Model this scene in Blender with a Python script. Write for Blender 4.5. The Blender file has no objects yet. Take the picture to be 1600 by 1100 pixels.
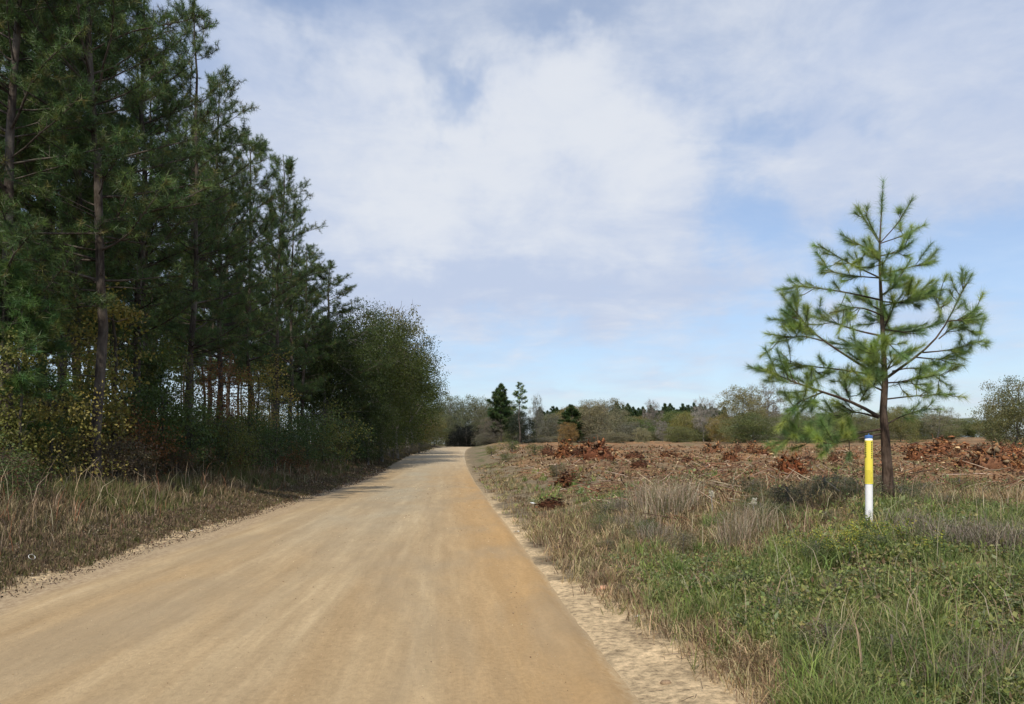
import bpy, math
import numpy as np
R = math.radians
sc = bpy.context.scene
COL = sc.collection

# ---------------------------------------------------------------- camera
EYE = 1.6; FPX = 1200.0; PW, PH = 1600.0, 1100.0
PITCH = 0.0; HORIZ = 706.0; HEAD = -math.atan(93 / FPX)      # a level camera whose frame is shifted up; the road runs along +Y
cam_d = bpy.data.cameras.new('camera'); cam = bpy.data.objects.new('camera', cam_d); COL.objects.link(cam)
cam_d.sensor_width = 36; cam_d.lens = 36 * FPX / PW
cam_d.shift_y = (HORIZ - PH/2) / PW
cam_d.clip_start = 0.05; cam_d.clip_end = 6000
cam.location = (0, 0, EYE); cam.rotation_euler = (math.pi/2 + PITCH, 0, HEAD)
sc.camera = cam
sc.view_settings.view_transform = 'Standard'; sc.view_settings.look = 'None'
sc.view_settings.gamma = 1; sc.view_settings.use_curve_mapping = False
sc.view_settings.exposure = 0.25

# ---------------------------------------------------------------- sun and sky
SUN_EL, SUN_AZ = R(48), R(199)        # azimuth clockwise from +Y: behind the viewer, to the left
sd = bpy.data.lights.new('sun', 'SUN'); sun = bpy.data.objects.new('sun', sd); COL.objects.link(sun)
sd.energy = 3.7; sd.angle = R(0.8); sd.color = (1, .92, .79)
sun.rotation_euler = (math.pi/2 - SUN_EL, 0, -SUN_AZ + math.pi)
w = bpy.data.worlds.new('World'); sc.world = w; w.use_nodes = True
nt = w.node_tree; nt.nodes.clear()
def N(tree, typ, **kw):
    n = tree.nodes.new(typ)
    for k, v in kw.items():
        if k.startswith('i_'):
            n.inputs[int(k[2:])].default_value = v
        else: setattr(n, k, v)
    return n
def M2(tree, op, a, b=None, c=None, clamp=False):
    n = tree.nodes.new('ShaderNodeMath'); n.operation = op; n.use_clamp = clamp
    for i, v in enumerate((a, b, c)):
        if v is None: continue
        if isinstance(v, (int, float)): n.inputs[i].default_value = v
        else: tree.links.new(v, n.inputs[i])
    return n.outputs[0]
def MIXC(tree, f, a, b, bt='MIX'):
    n = tree.nodes.new('ShaderNodeMix'); n.data_type = 'RGBA'; n.blend_type = bt
    for s, v in ((n.inputs[0], f), (n.inputs[6], a), (n.inputs[7], b)):
        if isinstance(v, (int, float)): s.default_value = v
        elif isinstance(v, tuple): s.default_value = (*v, 1) if len(v) == 3 else v
        else: tree.links.new(v, s)
    return n.outputs[2]
def NOISE(tree, vec, scale, detail=4, rough=.55, dist=0):
    n = tree.nodes.new('ShaderNodeTexNoise')
    n.inputs['Scale'].default_value = scale; n.inputs['Detail'].default_value = detail
    n.inputs['Roughness'].default_value = rough; n.inputs['Distortion'].default_value = dist
    if vec is not None: tree.links.new(vec, n.inputs['Vector'])
    return n.outputs['Fac']
def RAMP(tree, f, stops):
    n = tree.nodes.new('ShaderNodeValToRGB'); e = n.color_ramp.elements
    while len(e) < len(stops): e.new(.5)
    for i, (p, c) in enumerate(stops):
        e[i].position = p; e[i].color = (*c, 1) if isinstance(c, tuple) else (c, c, c, 1)
    tree.links.new(f, n.inputs[0]); return n.outputs[0]
def MAPV(tree, vec, scale=(1, 1, 1), loc=(0, 0, 0)):
    n = tree.nodes.new('ShaderNodeMapping'); n.inputs['Scale'].default_value = scale; n.inputs['Location'].default_value = loc
    tree.links.new(vec, n.inputs[0]); return n.outputs[0]

def px_angles(px, py):
    v = (px - 800) / FPX, (HORIZ - py) / FPX
    cz = math.cos(PITCH); sz = math.sin(PITCH)
    fwd, up = cz - v[1]*sz, sz + v[1]*cz
    az = math.atan2(v[0], fwd) - HEAD
    el = math.atan2(up, math.hypot(v[0], fwd))
    return az, el
tc = N(nt, 'ShaderNodeTexCoord')
sky = N(nt, 'ShaderNodeTexSky', sky_type='NISHITA', sun_disc=False, sun_elevation=SUN_EL, sun_rotation=SUN_AZ)
sky.air_density = 1.0; sky.dust_density = 1.2; sky.ozone_density = 1.6
sep = N(nt, 'ShaderNodeSeparateXYZ'); nt.links.new(tc.outputs['Generated'], sep.inputs[0])
azs = M2(nt, 'ARCTAN2', sep.outputs[0], sep.outputs[1]); els = M2(nt, 'ARCSINE', sep.outputs[2])
cmb = N(nt, 'ShaderNodeCombineXYZ'); nt.links.new(azs, cmb.inputs[0]); nt.links.new(els, cmb.inputs[1])
# cloud deck at one height: direction / (z + c) gives it its perspective
den = M2(nt, 'ADD', M2(nt, 'MAXIMUM', sep.outputs[2], 0.0), 0.16)
deck = N(nt, 'ShaderNodeCombineXYZ')
nt.links.new(M2(nt, 'DIVIDE', sep.outputs[0], den), deck.inputs[0]); nt.links.new(M2(nt, 'DIVIDE', sep.outputs[1], den), deck.inputs[1])
n1 = NOISE(nt, MAPV(nt, deck.outputs[0], (1, 1, 1), (3.1, 1.7, 0)), 1.5, 9, .55, .5)
n2 = NOISE(nt, MAPV(nt, deck.outputs[0], (1, 1, 1), (9.3, 4.2, 0)), 3.6, 7, .6, .3)
nw = NOISE(nt, MAPV(nt, cmb.outputs[0], (1, 1, 1)), 5.0, 5, .6)
nw2 = NOISE(nt, MAPV(nt, cmb.outputs[0], (1, 1, 1), (5, 7, 1)), 5.0, 5, .6)
azd = M2(nt, 'MULTIPLY_ADD', M2(nt, 'SUBTRACT', nw, .5), .34, azs); eld = M2(nt, 'MULTIPLY_ADD', M2(nt, 'SUBTRACT', nw2, .5), .26, els)
def blob(px, py, wx, wy, amp):
    a, e = px_angles(px, py); wx /= FPX; wy /= FPX
    q = M2(nt, 'ADD', M2(nt, 'POWER', M2(nt, 'DIVIDE', M2(nt, 'SUBTRACT', azd, a), wx), 2), M2(nt, 'POWER', M2(nt, 'DIVIDE', M2(nt, 'SUBTRACT', eld, e), wy), 2))
    return M2(nt, 'MULTIPLY', M2(nt, 'EXPONENT', M2(nt, 'MULTIPLY', q, -1)), amp)
def total(lst):
    s = None
    for b in lst:
        v = blob(*b); s = v if s is None else M2(nt, 'ADD', s, v)
    return s
# thick bright cloud masses (+) and the blue openings between them (-)
cov = total([(880, 200, 290, 210, .70), (620, 330, 260, 150, .50), (1350, 90, 330, 140, .50), (420, 170, 200, 240, .38), (1400, 270, 200, 90, .40),
             (740, 430, 380, 100, .6), (1150, 440, 140, 60, .35), (1450, 200, 220, 60, .35), (480, 330, 120, 200, .3),
             (690, 150, 50, 70, -.6), (470, 20, 70, 90, -.6), (900, 5, 110, 40, -.6), (1180, 300, 100, 130, -.75), (1260, 200, 160, 34, -.45), (1100, 90, 120, 60, -.3), (1560, 350, 150, 60, -.35), (560, 190, 90, 25, -.2)])
mask = M2(nt, 'ADD', M2(nt, 'ADD', cov, M2(nt, 'MULTIPLY', M2(nt, 'SUBTRACT', n1, .5), 1.5)), M2(nt, 'MULTIPLY', M2(nt, 'SUBTRACT', n2, .5), .95))
mask = M2(nt, 'ADD', mask, .14)
mr = N(nt, 'ShaderNodeMapRange', interpolation_type='SMOOTHSTEP'); nt.links.new(mask, mr.inputs[0])
mr.inputs[1].default_value = -.12; mr.inputs[2].default_value = .85; mr.inputs[3].default_value = .34; mr.inputs[4].default_value = .96
thick = N(nt, 'ShaderNodeMapRange', interpolation_type='SMOOTHSTEP'); nt.links.new(M2(nt, 'ADD', total([(880, 160, 240, 170, .6), (640, 300, 130, 100, .45), (740, 440, 260, 40, -.35), (820, 300, 140, 50, -.2)]), M2(nt, 'MULTIPLY', n2, 1.35)), thick.inputs[0])
thick.inputs[1].default_value = .42; thick.inputs[2].default_value = 1.32
ccol = MIXC(nt, thick.outputs[0], (.47, .54, .69), (.67, .70, .755))
bg1 = N(nt, 'ShaderNodeBackground'); bg1.inputs[1].default_value = 0.135
nt.links.new(MIXC(nt, 1.0, sky.outputs[0], (.94, 1.0, 1.06), 'MULTIPLY'), bg1.inputs[0])
bg2 = N(nt, 'ShaderNodeBackground'); bg2.inputs[1].default_value = 0.97; nt.links.new(ccol, bg2.inputs[0])
mx = N(nt, 'ShaderNodeMixShader'); nt.links.new(mr.outputs[0], mx.inputs[0]); nt.links.new(bg1.outputs[0], mx.inputs[1]); nt.links.new(bg2.outputs[0], mx.inputs[2])
wo = N(nt, 'ShaderNodeOutputWorld'); nt.links.new(mx.outputs[0], wo.inputs[0])

# ---------------------------------------------------------------- helpers
rng = np.random.default_rng(7)
def vnoise(x, y, seed=0):
    xi = np.floor(x).astype(np.int64); yi = np.floor(y).astype(np.int64); xf = x-xi; yf = y-yi
    def h(a, b):
        n = (a*374761393 + b*668265263 + seed*974634777) & 0x7fffffff
        n = ((n ^ (n >> 13))*1274126177) & 0x7fffffff
        return ((n ^ (n >> 16)) & 0xffff)/65535.0
    u = xf*xf*(3-2*xf); v = yf*yf*(3-2*yf)
    return (h(xi, yi)*(1-u)+h(xi+1, yi)*u)*(1-v)+(h(xi, yi+1)*(1-u)+h(xi+1, yi+1)*u)*v
def fbm(x, y, seed=0, o=4):
    x = np.asarray(x, float); y = np.asarray(y, float); s = 0; a = .5
    for k in range(o): s = s+a*vnoise(x*2**k, y*2**k, seed+k*17); a *= .5
    return s/(1-.5**o)
def sstep(a, b, x): t = np.clip((x-a)/(b-a), 0, 1); return t*t*(3-2*t)

def bend(y): return 2.0*np.clip((y-60)/90, 0, 1)**2+.044*np.clip(y-150, 0, 150)
def zroad(y): return np.interp(y, [-20, 43, 60, 75, 91, 110, 150, 200, 400, 3000], [0, 0.02, .35, .78, 1.22, 1.6, 2.35, 3.0, 5, 10])
def zfield(y): return np.interp(y, [-20, 10, 25, 45, 90, 120, 160, 250, 600, 3000], [.5, .70, .74, 1.12, 1.95, 2.7, 3.5, 4.6, 6, 12])
def hgt(x, y):
    x = np.asarray(x, float); y = np.asarray(y, float)
    xr = x-bend(y); zr = zroad(y)
    left = np.interp(xr, [-80, -30, -20, -10, -8, -6.6, -5.7, -5.25, -5.0, -4.6], [1.3, 1.0, .9, .62, .48, .28, .12, .02, -.03, -.08])
    wr = sstep(1.2, 7.0, xr)
    right = (zfield(y)-zr)*wr + np.interp(xr, [0, .9, 1.25, 1.8], [-.08, -.05, .0, .02]) + .012*np.clip(xr-20, 0, 120)*sstep(40, 140, y)
    z = zr+np.where(xr < -2, left, right)
    off = np.clip(np.where(xr < -2, -5.2-xr, xr-1.2), 0, 1.5)/1.5
    z = z+(fbm(x*.9, y*.9, 3)-.5)*.16*off+(fbm(x*4, y*4, 9)-.5)*.05*np.clip(off+.25, 0, 1)
    red = sstep(4, 9, xr)*sstep(14, 24, y)
    z = z+(fbm(x*.35, y*.35, 31)-.5)*.85*red+(fbm(x*1.7, y*1.7, 37)-.5)*.22*red
    return z
cp, sp, ch, sh = math.cos(PITCH), math.sin(PITCH), math.cos(-HEAD), math.sin(-HEAD)
RIGHT = np.array([ch, -sh, 0.]); FWD = np.array([sh*cp, ch*cp, sp]); UP = np.array([-sh*sp, -ch*sp, cp])
C0 = np.array([0, 0, EYE])
def at(px, py, D): return C0+D*(FWD+RIGHT*(px-800)/FPX+UP*(HORIZ-py)/FPX)
def ground_at(px, py):
    d = 2.5
    while d < 300:
        p = at(px, py, d)
        if p[2] <= hgt(p[0], p[1]): return p, d
        d *= 1.004
    return p, d
def foot(px, D):      # ground point below a column of the picture, D metres ahead
    p = at(px, 700, D); p[2] = hgt(p[0], p[1]); return p
def height_to(px, py, D, base): return at(px, py, D)[2]-base[2]

def build(V, F, mat, col=None, smooth=False, name='mesh'):
    if not isinstance(F, list): F = [F]
    F = [np.asarray(f, np.int32) for f in F if len(f)]
    me = bpy.data.meshes.new(name); V = np.asarray(V, np.float32)
    me.vertices.add(len(V)); me.vertices.foreach_set('co', V.ravel())
    nl = sum(f.size for f in F); npoly = sum(len(f) for f in F)
    me.loops.add(nl); me.polygons.add(npoly)
    me.loops.foreach_set('vertex_index', np.concatenate([f.ravel() for f in F]))
    tot = np.concatenate([np.full(len(f), f.shape[1], np.int32) for f in F])
    me.polygons.foreach_set('loop_start', np.concatenate([[0], np.cumsum(tot)[:-1]]).astype(np.int32))
    me.polygons.foreach_set('loop_total', tot)
    if smooth: me.polygons.foreach_set('use_smooth', np.ones(npoly, bool))
    me.materials.append(mat)
    me.update(calc_edges=True)
    if col is not None:
        a = me.color_attributes.new('Col', 'FLOAT_COLOR', 'POINT')
        c = np.ones((len(V), 4), np.float32); c[:, :3] = col; a.data.foreach_set('color', c.ravel())
    return me
def join(parts):      # parts: (V, F[, C]) with equal face size per part
    Vs, Fs, Cs, o = [], [], [], 0
    for p in parts:
        Vs.append(p[0]); o2 = o
        for f in (p[1] if isinstance(p[1], list) else [p[1]]): Fs.append(np.asarray(f)+o2)
        if len(p) > 2: Cs.append(p[2])
        o += len(p[0])
    return np.concatenate(Vs), Fs, (np.concatenate(Cs) if Cs else None)
def obj(name, me, parent=None, loc=None):
    o = bpy.data.objects.new(name, me); COL.objects.link(o)
    if parent is not None: o.parent = parent
    if loc is not None: o.location = [float(v) for v in loc]
    return o
def tag(o, label=None, cat=None, group=None, kind=None):
    if label: o['label'] = label
    if cat: o['category'] = cat
    if group: o['group'] = group
    if kind: o['kind'] = kind
    return o
def thing(name, label, cat, loc=(0, 0, 0), rz=0, group=None, scale=(1, 1, 1)):
    o = obj(name, None, None, loc); o.rotation_euler = (0, 0, rz); o.scale = scale
    o.empty_display_size = .3
    return tag(o, label, cat, group)
def tree_from(meshes, name, label, cat, loc, rz, scale, color, group=None):
    """a thing with one child per (part name, mesh); the colour of its leaves is the object's own"""
    t = thing(name, label, cat, loc, rz, group, scale)
    for pn, me in meshes:
        c = obj(pn, me, t); c.color = (*color, 1)
    return t
def unit(v): return v/np.maximum(np.linalg.norm(v, axis=-1, keepdims=True), 1e-9)
def tube(path, rad, n=7, jit=0, seed=0):
    path = np.asarray(path, float); rad = np.asarray(rad, float); k = len(path)
    tan = unit(np.gradient(path, axis=0)); ref = np.array([0, 0, 1.]) if abs(tan[0][2]) < .8 else np.array([1., 0, 0])
    a = unit(np.cross(tan, ref)); b = np.cross(tan, a)
    th = np.arange(n)*2*math.pi/n; r = np.repeat(rad[:, None], n, 1)
    if jit: r = r*(1+jit*(np.random.default_rng(seed).random(r.shape)-.5))
    V = path[:, None]+r[..., None]*(a[:, None]*np.cos(th)[None, :, None]+b[:, None]*np.sin(th)[None, :, None])
    i, j = np.meshgrid(np.arange(k-1), np.arange(n), indexing='ij'); j2 = (j+1) % n
    F = np.stack([i*n+j, i*n+j2, (i+1)*n+j2, (i+1)*n+j], -1).reshape(-1, 4)
    return V.reshape(-1, 3), F
def cones(P0, P1, r0, r1, n=3):
    P0 = np.asarray(P0, float); P1 = np.asarray(P1, float); m = len(P0)
    t = unit(P1-P0); ref = np.where(np.abs(t[:, 2:3]) < .8, np.array([[0, 0, 1.]]), np.array([[1., 0, 0]]))
    a = unit(np.cross(t, ref)); b = np.cross(t, a); th = np.arange(n)*2*math.pi/n
    ring = a[:, None]*np.cos(th)[None, :, None]+b[:, None]*np.sin(th)[None, :, None]
    r0 = np.broadcast_to(r0, (m,)); r1 = np.broadcast_to(r1, (m,))
    V = np.concatenate([P0[:, None]+ring*r0[:, None, None], P1[:, None]+ring*r1[:, None, None]], 1)
    j = np.arange(n); f = np.stack([j, (j+1) % n, (j+1) % n+n, j+n], -1)
    F = (np.arange(m)[:, None, None]*2*n+f[None]).reshape(-1, 4)
    return V.reshape(-1, 3), F
def rdir(r, n): return unit(r.normal(size=(n, 3)))
def needles(r, P, D, L, W):
    """one thin triangle per needle, base P, direction D"""
    s = unit(np.cross(D, rdir(r, len(P))))*W[:, None]*.5
    V = np.stack([P-s, P+s, P+D*L[:, None]], 1).reshape(-1, 3)
    return V, np.arange(len(V)).reshape(-1, 3)
def leaves(r, P, L, W, droop=0., nrm=None):
    """folded diamond leaves at P"""
    n = len(P); d = rdir(r, n); d[:, 2] -= droop; d = unit(d); s = unit(np.cross(d, rdir(r, n) if nrm is None else nrm))
    nn = np.cross(d, s); L = np.broadcast_to(L, (n,))[:, None]; W = np.broadcast_to(W, (n,))[:, None]
    V = np.stack([P, P+d*L*.45+s*W*.5+nn*W*.12, P+d*L, P+d*L*.45-s*W*.5+nn*W*.12], 1).reshape(-1, 3)
    b = np.arange(n)[:, None]*4
    return V, np.concatenate([b+np.array([[0, 1, 2]]), b+np.array([[0, 2, 3]])]) 
def blades(r, P, H, W, lean, curl=.5):
    """grass blades: two bent segments; lean is the sideways reach of the tip"""
    n = len(P); a = r.random(n)*2*math.pi; dv = np.stack([np.cos(a), np.sin(a), 0*a], -1); s = np.stack([-np.sin(a), np.cos(a), 0*a], -1)
    tw = r.random(n)*math.pi; s = s*np.cos(tw)[:, None]+dv*np.sin(tw)[:, None]
    H = H[:, None]; W = W[:, None]; lean = lean[:, None]; z = np.array([[0, 0, 1.]])
    m = P+z*H*.6+dv*lean*H*.35; t = P+z*H*(1-curl*lean*.6)+dv*lean*H
    V = np.stack([P-s*W*.5, P+s*W*.5, m+s*W*.42, m-s*W*.42, t], 1).reshape(-1, 3)
    b = np.arange(n)[:, None]*5
    return V, [b+np.array([[0, 1, 2, 3]]), b+np.array([[3, 2, 4]])]
def cvar(r, n, per, pal, var=.25, wts=None):
    """per-element colour out of a palette, with scatter"""
    pal = np.array(pal); k = r.choice(len(pal), n, p=wts)
    c = pal[k]*(1+var*(r.random((n, 1))*2-1))*(1+.08*(r.random((n, 3))*2-1))
    return np.repeat(np.clip(c, 0, 1), per, 0)

# ---------------------------------------------------------------- materials
def mat_new(name):
    m = bpy.data.materials.new(name); m.use_nodes = True; t = m.node_tree; t.nodes.clear()
    o = N(t, 'ShaderNodeOutputMaterial'); return m, t, o
def mat_leaf(name, trans=.35, rough=.5, spec=.25):
    m, t, o = mat_new(name)
    at_ = N(t, 'ShaderNodeVertexColor', layer_name='Col'); oi = N(t, 'ShaderNodeObjectInfo')
    c = MIXC(t, 1.0, at_.outputs[0], oi.outputs['Color'], 'MULTIPLY')
    p = N(t, 'ShaderNodeBsdfPrincipled'); t.links.new(c, p.inputs['Base Color']); p.inputs['Roughness'].default_value = rough
    p.inputs['Specular IOR Level'].default_value = spec
    tr = N(t, 'ShaderNodeBsdfTranslucent'); t.links.new(MIXC(t, 1.0, c, (1.0, 1.1, .7), 'MULTIPLY'), tr.inputs[0])
    mx = N(t, 'ShaderNodeMixShader'); mx.inputs[0].default_value = trans
    t.links.new(p.outputs[0], mx.inputs[1]); t.links.new(tr.outputs[0], mx.inputs[2]); t.links.new(mx.outputs[0], o.inputs[0])
    return m
LEAF = mat_leaf('leaf'); NEEDLE = mat_leaf('needle', .22, .45, .3); NEEDLE2 = mat_leaf('bright_needle', .38, .5, .25); STRAW = mat_leaf('straw', .25, .7, .1)
def mat_bark(name, c1, c2, c3, sc_=6):
    m, t, o = mat_new(name); g = N(t, 'ShaderNodeTexCoord')
    v = MAPV(t, g.outputs['Object'], (sc_*2, sc_*2, sc_*.45))
    n = NOISE(t, v, 1, 7, .65, .6); n2_ = NOISE(t, g.outputs['Object'], 1.3, 4, .6)
    c = MIXC(t, RAMP(t, n2_, [(.45, 0.), (.7, 1.)]), RAMP(t, n, [(.35, c1), (.55, c2), (.72, c3)]), c3)
    p = N(t, 'ShaderNodeBsdfPrincipled'); t.links.new(c, p.inputs['Base Color']); p.inputs['Roughness'].default_value = .9; p.inputs['Specular IOR Level'].default_value = .15
    b = N(t, 'ShaderNodeBump'); b.inputs['Strength'].default_value = .8; b.inputs['Distance'].default_value = .03; t.links.new(n, b.inputs['Height']); t.links.new(b.outputs[0], p.inputs['Normal'])
    t.links.new(p.outputs[0], o.inputs[0]); return m
BARK = mat_bark('pine_bark', (.022, .017, .014), (.060, .046, .037), (.14, .12, .10))
BARKU = mat_bark('shrub_bark', (.02, .017, .014), (.055, .047, .038), (.10, .088, .07))
BARKG = mat_bark('grey_bark', (.05, .045, .04), (.13, .12, .105), (.27, .25, .22))
BARKR = mat_bark('young_pine_bark', (.028, .018, .013), (.075, .050, .036), (.15, .11, .085), 12)
def mat_simple(name, c, rough=.6, spec=.4, var=0., sc_=20, metal=0):
    m, t, o = mat_new(name); p = N(t, 'ShaderNodeBsdfPrincipled'); g = N(t, 'ShaderNodeTexCoord')
    n = NOISE(t, g.outputs['Object'], sc_, 5, .6)
    cc = MIXC(t, RAMP(t, n, [(.35, 0.), (.75, 1.)]), c, tuple(v*(1-var) for v in c))
    t.links.new(cc, p.inputs['Base Color']); p.inputs['Roughness'].default_value = rough; p.inputs['Specular IOR Level'].default_value = spec; p.inputs['Metallic'].default_value = metal
    t.links.new(p.outputs[0], o.inputs[0]); return m
def mat_vcol(name, rough=.95, nscale=9, amp=.6, bumpd=.03):
    m, t, o = mat_new(name); a = N(t, 'ShaderNodeVertexColor', layer_name='Col'); oi = N(t, 'ShaderNodeObjectInfo'); g = N(t, 'ShaderNodeTexCoord')
    n = NOISE(t, g.outputs['Object'], nscale, 8, .68)
    c = MIXC(t, 1.0, MIXC(t, 1.0, a.outputs[0], oi.outputs['Color'], 'MULTIPLY'), RAMP(t, n, [(.3, 1-amp), (.7, 1+amp*.35)]), 'MULTIPLY')
    p = N(t, 'ShaderNodeBsdfPrincipled'); t.links.new(c, p.inputs['Base Color']); p.inputs['Roughness'].default_value = rough; p.inputs['Specular IOR Level'].default_value = .1
    b = N(t, 'ShaderNodeBump'); b.inputs['Strength'].default_value = .7; b.inputs['Distance'].default_value = bumpd; t.links.new(n, b.inputs['Height']); t.links.new(b.outputs[0], p.inputs['Normal'])
    t.links.new(p.outputs[0], o.inputs[0]); return m
SOIL = mat_vcol('soil'); CLAY = mat_vcol('clay_roots', .95, 7, .55, .05)

# ---------------------------------------------------------------- ground
def geo(a, b, n, p): t = np.linspace(0, 1, n); return a+(b-a)*t**p
ys = np.concatenate([np.linspace(-25, 2, 28)[:-1], geo(2, 60, 330, 1.7)[:-1], geo(60, 260, 150, 1.3)[:-1], geo(260, 3000, 40, 2.2)])
xs = np.concatenate([-geo(16, 1500, 70, 2.6)[::-1][:-1], np.linspace(-16, -6.5, 80)[:-1], np.linspace(-6.5, 14, 300)[:-1], geo(14, 90, 110, 1.4)[:-1], geo(90, 1500, 30, 2.2)])
X, Y = np.meshgrid(xs, ys); nx, ny = len(xs), len(ys)
Z = hgt(X, Y)
i, j = np.meshgrid(np.arange(ny-1), np.arange(nx-1), indexing='ij')
F = np.stack([i*nx+j, i*nx+j+1, (i+1)*nx+j+1, (i+1)*nx+j], -1).reshape(-1, 4)
xr = X-bend(Y); nz = fbm(X*.55, Y*.25, 5); nf = fbm(X*2.2, Y*2.2, 6); n_lo = fbm(X*.12, Y*.12, 8)
SANDW = np.array([.56, .42, .25]); LITTER = np.array([.085, .062, .042]); GREENS = np.array([.10, .11, .045]); RED = np.array([.185, .105, .055]); DRY = np.array([.19, .15, .095]); FARG = np.array([.13, .12, .07]); ORG = np.array([.30, .165, .08])
def lerp(a, b, w): return a*(1-w[..., None])+b*w[..., None]
C = np.broadcast_to(DRY, X.shape+(3,)).copy()
C = lerp(C, GREENS, sstep(.42, .58, nz)*sstep(1.7, 3, xr)*.9)
redw = sstep(3.5, 8, xr+(nz-.5)*5)*sstep(15, 25, Y+(nf-.5)*8)
redw = np.maximum(redw, sstep(2.6, 4.5, xr+(nz-.5)*3)*sstep(17, 24, Y)*sstep(75, 45, Y)*sstep(.35, .5, nz))
C = lerp(C, lerp(np.broadcast_to(RED, X.shape+(3,)), ORG, sstep(.4, .65, n_lo)), redw*(.75+.25*nf))
C = lerp(C, DRY, redw*sstep(.52, .62, nz)*.55)
C = lerp(C, GREENS, redw*sstep(.6, .7, fbm(X*.3, Y*.3, 77))*.6)
C = lerp(C, LITTER, sstep(-5.6, -6.1, xr))
sandw = sstep(.25, -.1, xr-1.35-.5*sstep(11, 5, Y)+(nf-.5)*.9+(nz-.5)*.6)*sstep(-5.7, -5.3, xr+(nf-.5)*.5)
sandw = sandw*(1-.75*sstep(14, 40, Y)); C = lerp(C, SANDW, sandw)
C = lerp(C, FARG, sstep(150, 220, Y))
def mat_ground():
    m, t, o = mat_new('ground'); a = N(t, 'ShaderNodeVertexColor', layer_name='Col'); g = N(t, 'ShaderNodeTexCoord')
    n1_ = NOISE(t, g.outputs['Object'], 2.2, 10, .7); n2_ = NOISE(t, g.outputs['Object'], 14, 8, .75); n3 = NOISE(t, MAPV(t, g.outputs['Object'], (1, .6, 1), (4, 2, 0)), 7, 8, .7, 0)
    c = MIXC(t, 1.0, a.outputs[0], RAMP(t, n1_, [(.3, .62), (.5, 1.), (.7, 1.25)]), 'MULTIPLY')
    c = MIXC(t, 1.0, c, RAMP(t, n2_, [(.32, .35), (.5, 1.), (.68, 1.45)]), 'MULTIPLY')
    c = MIXC(t, RAMP(t, n3, [(.55, 0.), (.70, .32)]), c, (.10, .07, .045))
    p = N(t, 'ShaderNodeBsdfPrincipled'); t.links.new(c, p.inputs['Base Color']); p.inputs['Roughness'].default_value = .95; p.inputs['Specular IOR Level'].default_value = .08
    b = N(t, 'ShaderNodeBump'); b.inputs['Strength'].default_value = .9; b.inputs['Distance'].default_value = .05; t.links.new(M2(t, 'ADD', n2_, n1_), b.inputs['Height']); t.links.new(b.outputs[0], p.inputs['Normal'])
    t.links.new(p.outputs[0], o.inputs[0]); return m
tag(obj('ground', build(np.stack([X, Y, Z], -1).reshape(-1, 3), F, mat_ground(), C.reshape(-1, 3), True)), kind='structure')

# ---------------------------------------------------------------- the dirt road
ry = np.concatenate([np.linspace(-25, 0, 26)[:-1], geo(0, 184, 480, 1.6)]); rx = np.linspace(-5.6, 1.55, 140)
X, Y = np.meshgrid(rx, ry); n_, m_ = len(rx), len(ry)
u = (X+2)/3.3
Zr = zroad(Y)+.035*(1-np.clip(u, -1.2, 1.2)**2)-.02
Zr += (fbm(X*2.6, Y*.18, 21)-.5)*.022 + (fbm(X*7, Y*3.2, 22)-.5)*.010
Zr += .045*np.exp(-((X-1.0-.12*(fbm(Y*.4, Y*0, 3)-.5))/.13)**2)*(.4+fbm(X*3, Y*2, 25))       # loose windrow of orange sand on the right
Zr += .03*np.exp(-((X+4.3)/.35)**2)*fbm(X*5, Y*2.2, 26)
Zr += -.04*sstep(1.15, 1.5, X)-.04*sstep(-5.1, -5.5, X)
i, j = np.meshgrid(np.arange(m_-1), np.arange(n_-1), indexing='ij')
F = np.stack([i*n_+j, i*n_+j+1, (i+1)*n_+j+1, (i+1)*n_+j], -1).reshape(-1, 4)
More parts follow.
